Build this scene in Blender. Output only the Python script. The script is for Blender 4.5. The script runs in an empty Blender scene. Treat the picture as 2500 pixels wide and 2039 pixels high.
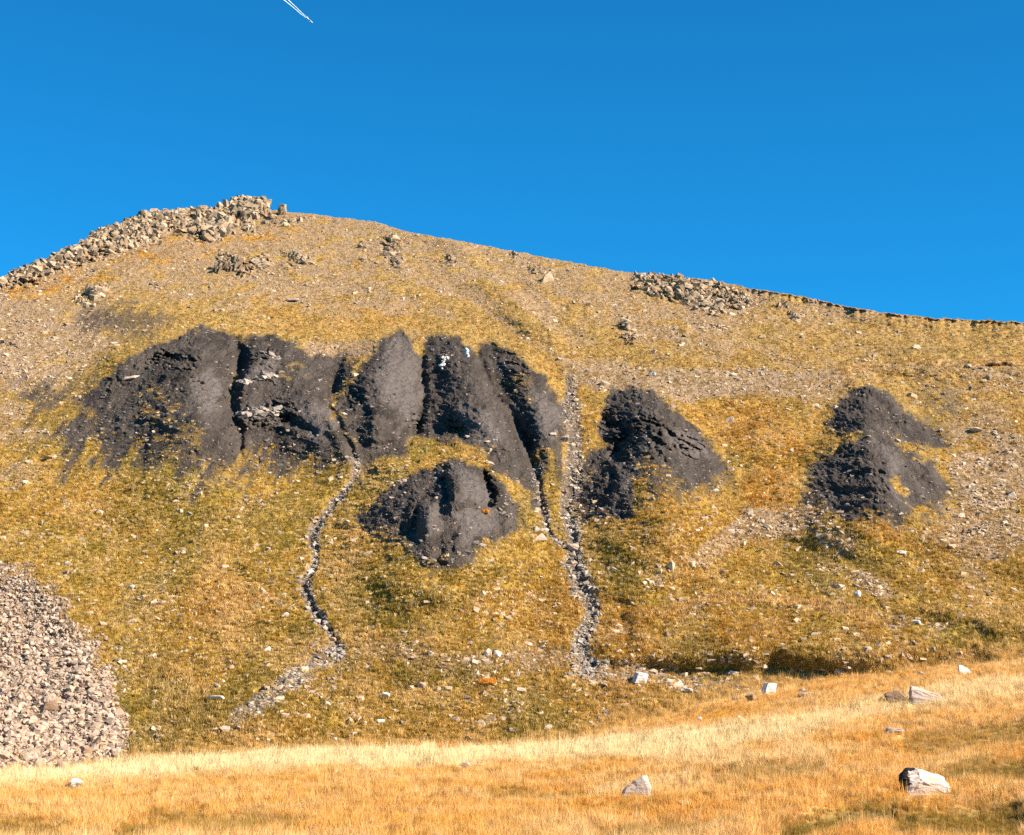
import bpy, bmesh, math, random
import numpy as np
from mathutils import Vector, Matrix, Euler, noise as mnoise

# ------------------------------------------------------------------ camera, sky, sun, exposure
sc = bpy.context.scene
COL = sc.collection
FP = 2128 / 2 / math.tan(math.radians(15.0))      # focal length measured in 2128-wide picture units
PITCH = math.atan((1450 - 868) / FP)
cam_d = bpy.data.cameras.new('camera'); cam = bpy.data.objects.new('camera', cam_d); COL.objects.link(cam)
cam_d.sensor_width = 36; cam_d.lens = 18 / math.tan(math.radians(15.0))
cam_d.clip_start = 0.5; cam_d.clip_end = 60000
cam.location = (0, 0, 0); cam.rotation_euler = (math.pi / 2 + PITCH, 0, 0)
sc.camera = cam

SUN_EL = math.radians(35); SUN_AZ = math.radians(70)      # azimuth turned from behind the camera towards the right
sun_dir = Vector((math.cos(SUN_EL) * math.sin(SUN_AZ), -math.cos(SUN_EL) * math.cos(SUN_AZ), math.sin(SUN_EL)))
w = bpy.data.worlds.new('World'); sc.world = w; w.use_nodes = True
wn = w.node_tree; wn.nodes.clear()
sky = wn.nodes.new('ShaderNodeTexSky'); sky.sky_type = 'NISHITA'; sky.sun_disc = False
sky.sun_elevation = SUN_EL; sky.sun_rotation = math.atan2(sun_dir.x, sun_dir.y)
sky.altitude = 2600; sky.air_density = 0.9; sky.dust_density = 0.05; sky.ozone_density = 3.0
mulc = wn.nodes.new('ShaderNodeVectorMath'); mulc.operation = 'MULTIPLY'; mulc.inputs[1].default_value = (0.09, 0.97, 1.33)
bg = wn.nodes.new('ShaderNodeBackground'); bg.inputs['Strength'].default_value = 0.057
wo = wn.nodes.new('ShaderNodeOutputWorld')
wn.links.new(sky.outputs[0], mulc.inputs[0]); wn.links.new(mulc.outputs[0], bg.inputs[0]); wn.links.new(bg.outputs[0], wo.inputs[0])
sd = bpy.data.lights.new('sun', 'SUN'); sd.energy = 5.0; sd.angle = math.radians(0.5); sd.color = (1.0, 0.92, 0.80)
so = bpy.data.objects.new('sun', sd); COL.objects.link(so)
so.rotation_euler = sun_dir.to_track_quat('Z', 'Y').to_euler()
sc.view_settings.view_transform = 'Standard'; sc.view_settings.look = 'None'
sc.view_settings.gamma = 1; sc.view_settings.exposure = 1.35
sc.cycles.use_denoising = False; sc.cycles.max_bounces = 4; sc.cycles.diffuse_bounces = 2
rng = np.random.default_rng(7); random.seed(7)

# ------------------------------------------------------------------ numeric helpers
def perlin(x, y, seed=0):
    x = np.asarray(x, np.float32); y = np.asarray(y, np.float32)
    xi = np.floor(x).astype(np.int64); yi = np.floor(y).astype(np.int64)
    xf = x - xi; yf = y - yi
    def g(ix, iy, dx, dy):
        h = (ix * 374761393 + iy * 668265263 + seed * 974634777) & 0xffffffff
        h = ((h ^ (h >> 13)) * 1274126177) & 0xffffffff
        a = ((h ^ (h >> 16)) & 0xffff).astype(np.float32) * np.float32(2 * math.pi / 65536)
        return np.cos(a) * dx + np.sin(a) * dy
    u = xf * xf * xf * (xf * (xf * 6 - 15) + 10); v = yf * yf * yf * (yf * (yf * 6 - 15) + 10)
    a = g(xi, yi, xf, yf); b = g(xi + 1, yi, xf - 1, yf); c = g(xi, yi + 1, xf, yf - 1); d = g(xi + 1, yi + 1, xf - 1, yf - 1)
    return ((a + (b - a) * u) * (1 - v) + (c + (d - c) * u) * v) * 1.5
def fbm(x, y, o=4, seed=0, gain=.5):
    s = 0; a = 1; t = 0
    for i in range(o):
        s = s + a * perlin(x, y, seed + i * 17); t += a; a *= gain; x = x * 2.03 + 5.1; y = y * 2.03 + 1.7
    return s / t * 1.4
def sm(x, a, b):
    t = np.clip((x - a) / (b - a), 0, 1); return t * t * (3 - 2 * t)
def poly_sd(U, V, pts):                         # signed distance, positive inside
    d = np.full(U.shape, 1e9, np.float32); ins = np.zeros(U.shape, bool)
    n = len(pts)
    for i in range(n):
        ax, ay = pts[i]; bx, by = pts[(i + 1) % n]
        ex, ey = bx - ax, by - ay
        t = np.clip(((U - ax) * ex + (V - ay) * ey) / (ex * ex + ey * ey + 1e-9), 0, 1)
        d = np.minimum(d, (U - ax - t * ex) ** 2 + (V - ay - t * ey) ** 2)
        if ay != by:
            c = ((ay > V) != (by > V)) & (U < (bx - ax) * (V - ay) / (by - ay) + ax)
            ins ^= c
    d = np.sqrt(d); return np.where(ins, d, -d)
def line_d(U, V, pts, k=3):                     # distance, side (+1 right of a downhill line), interpolated extra columns
    best = np.full(U.shape, 1e9, np.float32); side = np.zeros(U.shape, np.float32)
    ex_ = [np.zeros(U.shape, np.float32) for _ in range(k)]
    for p, q in zip(pts[:-1], pts[1:]):
        ex, ey = q[0] - p[0], q[1] - p[1]
        t = np.clip(((U - p[0]) * ex + (V - p[1]) * ey) / (ex * ex + ey * ey + 1e-9), 0, 1)
        du = U - p[0] - t * ex; dv = V - p[1] - t * ey
        d = du * du + dv * dv; m = d < best
        best = np.where(m, d, best)
        side = np.where(m, -np.sign(ex * (V - p[1]) - ey * (U - p[0])), side)
        for j in range(k): ex_[j] = np.where(m, p[2 + j] + (q[2 + j] - p[2 + j]) * t, ex_[j])
    return np.sqrt(best), side, ex_
def tent(U, V, pts, rnd=.12):                   # pts (u, v, height, left width, right width)
    us = [p[0] for p in pts]; vs = [p[1] for p in pts]; m = max(max(p[3], p[4]) for p in pts)
    out = np.zeros(U.shape, np.float32)
    box = (U > min(us) - m) & (U < max(us) + m) & (V > min(vs) - m) & (V < max(vs) + m)
    if not box.any(): return out
    d, s, (h, wl, wr) = line_d(U[box], V[box], pts)
    x = d / np.where(s > 0, wr, wl)
    x = np.sqrt(x * x + rnd * rnd) - rnd
    y = np.clip(1 - x / (math.sqrt(1 + rnd * rnd) - rnd), 0, None)
    out[box] = h * (y * .6 + .4 * y * y * (3 - 2 * y))
    return out
def band(U, V, pts):                            # soft band: (u, v, strength, halfwidth)
    us = [p[0] for p in pts]; vs = [p[1] for p in pts]; m = max(p[3] for p in pts) * 1.6
    out = np.zeros(U.shape, np.float32)
    box = (U > min(us) - m) & (U < max(us) + m) & (V > min(vs) - m) & (V < max(vs) + m)
    if not box.any(): return out
    d, s, (h, wd) = line_d(U[box], V[box], pts, 2)
    out[box] = h * (1 - sm(d / wd, .55, 1.5)); return out
def blur(A, k):
    for ax in (0, 1):
        for _ in range(2):
            c = np.cumsum(np.pad(A, [(k + 1, k) if a == ax else (0, 0) for a in (0, 1)], mode='edge').astype(np.float64), axis=ax)
            A = ((np.take(c, np.arange(2 * k + 1, c.shape[ax]), axis=ax) - np.take(c, np.arange(0, c.shape[ax] - 2 * k - 1), axis=ax)) / (2 * k + 1)).astype(np.float32)
    return A
def curve(xs, pts):
    return np.interp(xs, [p[0] for p in pts], [p[1] for p in pts])
def ray(u, v):
    cx = (u - 1064) / FP; cz = (868 - v) / FP
    y = math.cos(PITCH) - cz * math.sin(PITCH); z = math.sin(PITCH) + cz * math.cos(PITCH)
    return cx / y, z / y

# ------------------------------------------------------------------ hillside
RIDGE = [(-4000, 1250), (-900, 900), (-300, 700), (0, 590), (50, 562), (100, 543), (180, 508), (210, 483), (250, 471), (300, 448), (340, 441), (400, 436),
         (450, 434), (490, 424), (515, 420), (545, 425), (565, 436), (600, 441), (640, 444), (700, 452), (780, 461), (810, 471), (850, 483), (950, 500),
         (1080, 525), (1200, 548), (1300, 566), (1380, 573), (1480, 582), (1550, 598), (1640, 612), (1700, 624), (1760, 637), (1850, 652),
         (1950, 662), (2128, 670), (2600, 690), (3200, 800), (6000, 1250)]
us = np.concatenate([np.linspace(-2600, -700, 12)[:-1], np.arange(-700, -90, 5.), np.arange(-90, 2218, 1.6), np.arange(2218, 2830, 5.), np.linspace(2830, 4700, 12)])
NR = 860
vr = curve(us, RIDGE) + 2.5 * perlin(us / 23., us * 0, 3) + 1.5 * perlin(us / 7., us * 0, 4)
s_ = np.linspace(0, 1, NR)[:, None]
U = np.broadcast_to(us[None, :], (NR, len(us))).astype(np.float32).copy()
V = (vr[None, :] + (1730 - vr[None, :]) * s_).astype(np.float32)
RX, RT = ray(U, V)
M0, Y0, Z0 = .48, 105.0, -2.9
def base_y(T): return (M0 * Y0 - Z0) / (M0 - np.minimum(T, .36))
Yb = base_y(RT)
WX = RX * Yb; WY = Yb * 1.1
big = fbm(WX / 34, WY / 40, 3, 11)
warpU = U + 16 * fbm(WX / 6, WY / 10, 3, 21) + 5 * fbm(WX / 1.3, WY / 2.4, 3, 24); warpV = V + 11 * fbm(WX / 6, WY / 10, 3, 22) + 4 * fbm(WX / 1.3, WY / 2.4, 3, 25)

# shale exposures ------------------------------------------------------------
SH = {
 'A': [(180, 830), (230, 770), (310, 720), (380, 692), (430, 680), (470, 700), (505, 712), (560, 695), (610, 705), (650, 745), (700, 740), (745, 742), (740, 760),
       (700, 830), (680, 860), (745, 945), (700, 965), (600, 940), (520, 935), (430, 960), (330, 910), (200, 905)],
 'B': [(685, 850), (700, 815), (750, 765), (790, 705), (828, 685), (850, 697), (876, 742), (885, 700), (915, 692), (960, 703), (985, 733), (1000, 715), (1025, 709),
       (1060, 728), (1110, 770), (1160, 815), (1178, 850), (1180, 890), (1160, 930), (1120, 960), (1130, 1050), (1110, 1062), (1060, 1000), (1000, 940), (930, 910),
       (860, 922), (790, 970), (750, 1000), (738, 960), (700, 880)],
 'E': [(745, 1078), (815, 1012), (880, 972), (935, 945), (990, 962), (1032, 990), (1075, 1050), (1092, 1090), (1050, 1120), (960, 1165), (880, 1160), (785, 1112)],
 'F': [(1240, 860), (1275, 820), (1320, 805), (1370, 825), (1430, 870), (1480, 920), (1500, 960), (1480, 1010), (1440, 1030), (1380, 990), (1340, 960), (1320, 1000),
       (1335, 1030), (1300, 1065), (1240, 1075), (1200, 1085), (1178, 1045), (1215, 970), (1245, 930)],
 'G': [(1712, 885), (1740, 830), (1795, 793), (1850, 820), (1895, 860), (1950, 895), (1965, 930), (1900, 925), (1840, 912), (1935, 965), (1957, 1010), (1930, 1075),
       (1860, 1085), (1790, 1080), (1710, 1065), (1670, 1040), (1690, 975), (1750, 930), (1790, 908), (1740, 905)]}
shale = np.zeros(U.shape, np.float32); reg = np.zeros(U.shape, np.int8)
for i, (k, pg) in enumerate(SH.items()):
    core = (U > min(p[0] for p in pg) - 60) & (U < max(p[0] for p in pg) + 60) & (V > min(p[1] for p in pg) - 60) & (V < max(p[1] for p in pg) + 60)
    sdv = poly_sd(warpU[core] * .9 + U[core] * .1, warpV[core] * .9 + V[core] * .1, pg)
    vn = (V[core] - min(p[1] for p in pg)) / (max(p[1] for p in pg) - min(p[1] for p in pg))   # crisp on the upper edge, ragged below
    sdv = sdv + fbm(WX[core] / 2.4, WY[core] / 5, 4, 28 + i, .6) * (10 + 30 * sm(vn, .2, 1)) - 2
    m = sm(sdv, -12 - 34 * sm(vn, .2, 1), 12 + 22 * sm(vn, .2, 1))
    tmp = np.zeros(U.shape, np.float32); tmp[core] = m
    reg[(tmp > .5) & (shale < tmp)] = i + 1
    shale = np.maximum(shale, tmp)
# ragged, half overgrown skirts
skirt = np.zeros(U.shape, np.float32)
for pts in [[(90, 850, .75, 55), (300, 920, .9, 50), (480, 940, .9, 50), (660, 940, .9, 50)], [(1120, 1000, .7, 40), (1150, 1090, .6, 30)], [(820, 1120, .7, 40), (1000, 1130, .6, 40)],
            [(230, 700, .8, 25), (330, 705, .8, 25)], [(150, 780, .4, 40), (250, 740, .5, 30)], [(880, 1130, .8, 30), (900, 1170, .5, 40)], [(1130, 960, .7, 30), (1150, 1050, .6, 30), (1170, 1100, .5, 20)],
            [(1400, 1000, .7, 40), (1470, 1030, .6, 35), (1520, 1040, .4, 30)], [(1870, 900, .7, 35), (1960, 930, .5, 40), (1990, 1010, .4, 40)], [(1730, 905, .7, 25), (1850, 900, .6, 25)],
            [(430, 980, .62, 14), (438, 1080, .5, 9)], [(505, 960, .7, 16), (512, 1120, .6, 10)], [(320, 900, .7, 14), (290, 980, .5, 12)], [(570, 950, .6, 14), (575, 1040, .5, 10)],
            [(1200, 1090, .6, 25), (1290, 1080, .5, 25)], [(1600, 1080, .4, 30), (1700, 1110, .4, 30)], [(1340, 1170, .35, 30), (1280, 1200, .3, 30)],
            [(700, 1360, .9, 20), (640, 1390, .9, 26), (540, 1460, 1, 22), (440, 1530, .8, 14)], [(700, 1370, .6, 22), (690, 1420, .5, 22)], [(1180, 1400, .45, 25), (1230, 1430, .4, 25)], [(180, 1240, .35, 20), (240, 1280, .3, 20)]]:
    skirt = np.maximum(skirt, band(warpU, warpV, pts))
sk = skirt * (.45 + .55 * sm(fbm(WX / 2.2, WY / 5, 4, 31) + (skirt - .55) * 1.3, -.25, .35))
shale = np.maximum(shale, np.clip(sk, 0, 1) * .5)
streak = .55 * fbm(WX / .75, WY / 13, 3, 34) + .55 * fbm(WX / 2.2, WY / 7, 4, 35)
for (ua, ub, va, vb, st) in ((110, 735, 900, 1120, 1), (20, 260, 830, 1010, .75), (770, 1080, 1095, 1210, .9), (1190, 1520, 985, 1110, .8), (1660, 1990, 1050, 1130, .7), (1840, 2010, 850, 1060, .6), (1100, 1190, 930, 1130, .9), (150, 360, 670, 780, .7)):
    F = sm(U, ua - 50, ua + 50) * (1 - sm(U, ub - 45, ub + 45)) * sm(V, va - 90, va) * (1 - (V - va) / (vb - va)).clip(0, 1)
    shale = np.maximum(shale, sm(F - .52 + 1.0 * streak, -.3, .42) * (F > .01) * .85 * st * F.clip(0, 1) ** .3)
# grass islands within the shale
isl = np.zeros(U.shape, np.float32)
for pts in [[(310, 840, .45, 40), (390, 900, .45, 40)], [(720, 760, .35, 20), (710, 800, .3, 18)], [(1080, 800, .4, 30), (1130, 850, .2, 10)], [(1320, 1000, .9, 10), (1335, 1030, .9, 8)],
            [(1860, 1000, .7, 10), (1910, 1060, .7, 12)], [(1900, 950, .8, 20), (1870, 940, .5, 10)], [(610, 780, .5, 30)] * 2, [(490, 780, .6, 8), (485, 830, .6, 8)]]:
    isl = np.maximum(isl, band(warpU, warpV, pts))
shale *= 1 - isl * sm(fbm(WX / 1.1, WY / 2.2, 3, 33), -.1, .25)

# relief: pushed out of the slope towards the valley, metres -------------------
D = 2.6 * fbm(WX / 30, WY / 34, 3, 41) + .9 * fbm(WX / 8, WY / 12, 3, 42)
groups = {
 'A': [[(425, 683, 0, 60, 50), (415, 720, 4, 90, 60), (400, 780, 6.5, 150, 90), (400, 860, 6.5, 170, 110), (410, 1000, 3.5, 190, 150), (430, 1160, 0, 160, 150)],
       [(425, 684, 1, 30, 30), (330, 715, 3.5, 40, 50), (250, 765, 4, 50, 60), (190, 830, 0, 60, 60)],
       [(552, 696, 0, 30, 60), (530, 745, 3.4, 28, 110), (508, 800, 4.2, 26, 120), (500, 850, 3.4, 26, 110), (520, 930, 0, 26, 90)],
       [(570, 700, 0, 60, 60), (600, 770, 2.5, 90, 60), (640, 830, 4.2, 120, 60), (690, 885, 4.2, 120, 44), (730, 950, 3, 100, 26), (738, 1030, 0, 60, 20)]],
 'B': [[(828, 684, 0, 50, 50), (806, 730, 4, 70, 70), (790, 800, 6.5, 110, 90), (786, 880, 6, 110, 90), (795, 980, 1, 80, 70), (800, 1020, 0, 60, 60)],
       [(915, 690, .5, 40, 60), (950, 750, 4, 60, 80), (985, 820, 6, 90, 80), (1015, 900, 6.5, 110, 80), (1060, 1010, 2, 80, 60), (1090, 1070, 0, 50, 40)],
       [(1025, 706, .5, 34, 44), (1075, 775, 4, 50, 64), (1112, 840, 5.5, 70, 66), (1140, 910, 4, 60, 56), (1155, 1000, 0, 40, 40)]],
 'E': [[(933, 896, 1.5, 120, 120), (935, 960, 5.5, 190, 180), (938, 1050, 8, 230, 220), (920, 1150, 7, 240, 230), (895, 1260, 3.5, 220, 220), (880, 1430, 0, 180, 180)],
       [(936, 940, 0, 20, 50), (938, 965, 2.2, 26, 60), (942, 1010, 4.0, 36, 80), (944, 1050, 2.5, 30, 70), (950, 1090, 0, 30, 60)],
       [(1004, 972, 0, 8, 30), (1018, 1010, 1.8, 12, 34), (1034, 1050, 1.5, 12, 34), (1050, 1090, 0, 12, 30)],
       [(902, 1040, 0, 16, 30), (882, 1070, 2.4, 16, 44), (880, 1105, 1.8, 18, 40), (886, 1145, 0, 16, 34)]],
 'F': [[(1320, 800, 0, 56, 50), (1335, 850, 5, 100, 80), (1365, 905, 7.5, 130, 100), (1380, 980, 7, 160, 130), (1370, 1080, 5.5, 170, 150), (1345, 1180, 2.6, 170, 140), (1320, 1300, 0, 150, 120)],
       [(1283, 960, 0, 30, 18), (1284, 990, 3, 60, 40), (1290, 1035, 3, 70, 40), (1285, 1095, 0, 60, 40)]],
 'G': [[(1795, 794, 0, 50, 50), (1800, 840, 5, 90, 110), (1806, 890, 6, 110, 130), (1812, 960, 6, 150, 150), (1830, 1060, 5, 170, 150), (1850, 1160, 0, 160, 140)],
       [(1800, 908, 1, 40, 30), (1820, 955, 4, 90, 60), (1846, 1010, 5.5, 120, 70), (1866, 1060, 4, 120, 70), (1874, 1130, 0, 90, 60)],
       [(1890, 955, 0, 20, 20), (1925, 990, 3, 30, 34), (1940, 1040, 0, 30, 30)]]}
for gk, lst in groups.items():
    acc = np.zeros(U.shape, np.float32)
    for j, pts in enumerate(lst):
        t = tent(warpU * .35 + U * .65, warpV * .3 + V * .7, pts)
        acc = np.maximum(acc, t) + .25 * np.minimum(acc, t) if gk != 'E' else acc + t
    D += blur(acc, 5) * (.95 if gk == 'E' else 1.08)
# cuts: narrow gullies and little crags (negative), shaded wall on the right-hand side
cuts = [[(745, 998, -1, 12, 30), (800, 950, -2, 12, 40), (860, 914, -2.4, 12, 44), (930, 900, -2.2, 12, 48), (1000, 930, -2.4, 12, 44), (1060, 990, -2, 12, 36), (1110, 1060, -1.5, 10, 26)], [(492, 705, -1.5, 16, 14), (498, 770, -3.5, 20, 16), (482, 840, -3, 18, 14), (500, 890, -1, 14, 10)],
        [(700, 735, -1.5, 24, 24), (695, 790, -3, 24, 20), (682, 850, -3, 16, 12), (715, 905, -2, 14, 8), (738, 950, -2, 12, 8)],
        [(877, 735, -2, 8, 10), (880, 830, -3, 9, 12), (866, 900, -2, 9, 10), (850, 930, -1, 9, 9)],
        [(1055, 850, -1.5, 14, 12), (1100, 920, -2.4, 12, 10), (1112, 975, -2, 10, 8), (1128, 1060, -1.5, 10, 8), (1140, 1110, -1, 8, 8)],
        [(985, 728, -1.5, 12, 12), (1005, 770, -2, 14, 12), (1040, 840, -1.5, 14, 12)],
        [(315, 752, -2, 14, 10), (345, 742, -3.5, 16, 8), (400, 750, -2, 16, 8)], [(510, 735, -2, 14, 8), (505, 765, -1.5, 14, 8)],
        [(585, 868, -2.5, 14, 9), (620, 880, -2.5, 18, 10), (655, 900, -1.5, 14, 9)], [(505, 895, -1, 7, 5), (500, 940, -1.6, 8, 5), (505, 960, -.8, 8, 5)],
        [(740, 820, -2, 22, 10), (760, 850, -1.5, 20, 9)], [(925, 1000, -3.2, 14, 8), (932, 1040, -3, 12, 7)], [(1008, 985, -2.5, 10, 7), (1022, 1030, -2.4, 10, 8)],
        [(868, 1068, -2.2, 10, 6), (864, 1100, -1.6, 10, 6)], [(1270, 950, -2.5, 16, 10), (1300, 900, -2.2, 16, 10), (1250, 870, -2, 16, 12)], [(1360, 880, -2, 14, 8), (1400, 905, -2, 14, 8)],
        [(1275, 985, -1.6, 12, 6), (1278, 1010, -1.2, 12, 6)], [(1765, 990, -1.5, 20, 10), (1830, 985, -2, 20, 8)], [(400, 930, -0.36, 7, 5), (440, 1100, -0.45, 8, 5)], [(512, 1030, -0.45, 8, 5), (514, 1110, -0.27, 7, 5)],
        [(310, 880, -0.54, 9, 6), (300, 960, -0.45, 8, 6)], [(820, 890, -1.2, 18, 9), (850, 870, -1.2, 18, 9)], [(955, 905, -1.5, 14, 8), (940, 880, -1, 14, 8)], [(1088, 770, -1.2, 10, 8), (1060, 745, -1.4, 10, 6)]]
cutD = np.zeros(U.shape, np.float32)
for c in cuts: cutD += tent(warpU * .3 + U * .7, warpV * .3 + V * .7, c, .3)
D += blur(cutD, 2) * .75
# stream beds
ST1 = [(738, 950, -1.2, 12, 7), (738, 1000, -1.6, 14, 8), (692, 1050, -1.8, 14, 8), (652, 1110, -2, 15, 8), (656, 1170, -2, 15, 8), (636, 1210, -2, 15, 8), (646, 1260, -1.8, 14, 8),
       (690, 1322, -1.2, 14, 8), (704, 1360, -.5, 12, 8)]
ST2 = [(1186, 790, -.8, 14, 9), (1186, 870, -1.2, 15, 9), (1197, 930, -1.4, 16, 9), (1190, 1000, -1.6, 16, 9), (1180, 1060, -1.8, 18, 9), (1192, 1110, -2, 18, 9), (1196, 1180, -2.2, 20, 10),
       (1215, 1230, -2.2, 22, 10), (1236, 1268, -1.8, 22, 12), (1218, 1320, -1.5, 22, 12), (1205, 1360, -1, 22, 12), (1222, 1388, -.5, 16, 12)]
ST3 = [(1110, 975, -.9, 8, 6), (1130, 1060, -1.3, 9, 6), (1137, 1105, -1.2, 9, 6), (1160, 1128, -.9, 9, 6), (1185, 1145, -.6, 10, 6)]
wu = U + 7 * perlin(WX / 1.8, WY / 4, 51) + 4 * perlin(WX / .6, WY / 1.2, 52); wv = V
stream = np.zeros(U.shape, np.float32)
for stt, wd in ((ST1, 9), (ST2, 14), (ST3, 6)):
    D += (.30 if wd == 9 else .2) * sm(V, 780, 1080) * tent(wu, wv, stt, .35)
    wr_ = random.Random(int(wd)); stream = np.maximum(stream, band(wu, wv, [(p[0] - 1, p[1], 1, wd * (1.35 if p[1] > 1000 else 1.0) * wr_.uniform(.6, 1.45)) for p in stt]))
# lower ground: knoll, terraces, banks
D += .8 * tent(U, V + 16 * perlin(WX / 7, WX * 0, 61) + 7 * perlin(WX / 2.2, WX * 0, 62), [(2300, 1328, 1.6, 60, 90), (2128, 1330, 1.8, 60, 90), (1940, 1345, 2.6, 50, 110), (1850, 1352, 3.4, 55, 120), (1700, 1345, 4.4, 64, 150), (1500, 1336, 4.6, 64, 150), (1340, 1350, 3.4, 46, 110), (1265, 1365, 1.8, 30, 60), (1235, 1385, 0, 20, 30)][::-1], .35)
D += blur(tent(warpU, warpV, [(1230, 1240, 0, 20, 30), (1300, 1225, 1.3, 40, 80), (1400, 1180, 1.7, 40, 110), (1500, 1110, 1.7, 50, 120), (1620, 1070, 1.5, 50, 90), (1780, 1120, 1.2, 50, 60), (1900, 1180, 0, 50, 60)], .3), 4)
D += tent(U, V, [(1000, 800, .5, 30, 60), (1080, 745, .5, 30, 60)], .3) * 0
D += tent(warpU, warpV, [(1840, 1250, .5, 30, 60), (1950, 1262, 1.8, 40, 60), (2060, 1290, 1.6, 50, 70), (2200, 1270, 1, 60, 60)], .2)
D += tent(warpU, warpV, [(700, 1190, 0, 40, 60), (830, 1225, .9, 60, 50), (900, 1240, 1.2, 60, 40), (1000, 1235, 1.0, 60, 40), (1100, 1190, 0, 50, 50)], .15)
D += tent(warpU, warpV, [(1600, 790, .5, 30, 30), (1740, 778, 1.5, 40, 22), (1880, 748, 2.5, 50, 24), (2000, 755, 2.5, 50, 22), (2080, 758, 2.6, 50, 18), (2200, 770, 1, 40, 20)], .12)
D += tent(U, V, [(880, 400, 0, 40, 40), (960, 530, 1.5, 60, 30), (1080, 640, 1.5, 60, 30), (1200, 740, 0, 40, 30)], .4)
D += tent(U, V, [(1000, 560, 0, 40, 40), (1120, 680, 1.2, 50, 30), (1230, 770, 0, 40, 30)], .4)
D += tent(warpU, warpV, [(-60, 1180, 2, 40, 60), (60, 1195, 2.4, 40, 60), (150, 1290, 2.6, 60, 40), (220, 1420, 2.6, 100, 30), (235, 1540, 1.8, 100, 18), (250, 1600, 0, 60, 20)], .3) * .25
# turf lip along the right-hand skyline
lip = sm(U, 1530, 1600) * np.clip(.75 + .8 * perlin(U / 40., U * 0, 71) + .5 * perlin(U / 11., U * 0, 72), 0, 1.4)
below = V - vr[None, :]
D += lip * 1.5 * (1 - sm(below, 1.0, 5.5)) + lip * 1.2 * (1 - sm(below, 5, 40))
D -= 2.2 * np.exp(-((U - 2070) / 26) ** 2 - ((V - 763) / 3.5) ** 2)
D -= 2.0 * np.exp(-((U - 2090) / 10) ** 2 - ((V - 759) / 4.5) ** 2)
lit_bare = np.zeros(U.shape, np.float32)  # smooth bare shale, with the sunlit faces of the mounds painted paler
for pg in [[(785, 750), (826, 690), (860, 725), (876, 760), (880, 825), (865, 875), (835, 900), (812, 850), (770, 815)], [(925, 870), (965, 830), (1020, 850), (1040, 905), (1020, 950), (980, 915)],
           [(1095, 825), (1140, 825), (1172, 870), (1160, 915), (1110, 895)], [(505, 775), (555, 735), (588, 745), (570, 790), (498, 810)], [(488, 850), (580, 838), (602, 852), (560, 878), (500, 878)],
           [(940, 957), (985, 975), (1015, 1035), (1036, 1066), (950, 1052)], [(884, 1058), (918, 1062), (928, 1100), (890, 1115), (872, 1090)], [(1285, 966), (1332, 1010), (1322, 1048), (1300, 1030)],
           [(1806, 915), (1850, 930), (1872, 1000), (1895, 1055), (1862, 1045), (1838, 985)], [(380, 790), (440, 775), (470, 820), (430, 860), (395, 835)], [(940, 1070), (1040, 1060), (1050, 1090), (960, 1130)],
           [(615, 840), (660, 830), (700, 890), (670, 930), (630, 900)], [(1380, 900), (1440, 900), (1480, 950), (1420, 950)]]:
    core = (U > min(p[0] for p in pg) - 30) & (U < max(p[0] for p in pg) + 30) & (V > min(p[1] for p in pg) - 30) & (V < max(p[1] for p in pg) + 30)
    lit_bare[core] = np.maximum(lit_bare[core], sm(poly_sd(warpU[core] * 1.2 - U[core] * .2, warpV[core], pg) + 16 * fbm(WX[core] / 1.3, WY[core] / 4, 4, 118, .65) - 3, -12, 10) * .85)
lit_bare0 = lit_bare * np.clip(shale * 1.4, 0, 1)
# rills fanning out from the mound tops
for gk, (ua, va) in {'A': (430, 640), 'B': (900, 560), 'E': (935, 880), 'F': (1320, 770), 'G': (1800, 760)}.items():
    i = list(SH).index(gk) + 1
    m = reg == i
    wob = 26 * fbm(WX[m] / 3.4, WY[m] / 5, 3, 96) + 9 * fbm(WX[m] / .9, WY[m] / 1.4, 2, 97)
    r = np.hypot(U[m] - ua, V[m] - va); th = np.arctan2(U[m] + wob - ua, V[m] - va + 30)
    rl = 1 - np.abs(perlin(th * 6.5, r / 90, 80 + i)) * 2
    rl2 = 1 - np.abs(perlin(th * 15 + r / 60, r / 45, 90 + i)) * 2
    amp = .35 + .65 * sm(fbm(WX[m] / 5, WY[m] / 7, 2, 98), -.2, .4)
    tb = np.abs(fbm(WX[m] / 3, WY[m] / 5, 3, 95, .5))
    D[m] += ((.42 * rl + .15 * rl2) * amp - .75 * tb) * shale[m] * (1 - .6 * lit_bare0[m])
rockm = np.zeros(U.shape, np.float32)
for pts in [[(-40, 600, 1, 20), (60, 570, 1, 24), (150, 535, 1, 26), (250, 490, 1, 30), (350, 455, .9, 30), (430, 465, 1, 32), (500, 440, 1, 26), (560, 440, .9, 18)], [(470, 545, .9, 18), (510, 560, .9, 16)], [(545, 545, .8, 14)] * 2, [(190, 612, .9, 14)] * 2, [(815, 510, .8, 18), (825, 540, .7, 14)],
            [(1330, 585, .9, 16), (1400, 595, 1, 26), (1480, 610, 1, 28), (1530, 625, .8, 20)], [(1310, 705, .6, 12)] * 2, [(600, 540, .5, 20)] * 2]:
    rockm = np.maximum(rockm, band(warpU, warpV, pts))
crag = np.zeros(U.shape, np.float32)
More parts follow.
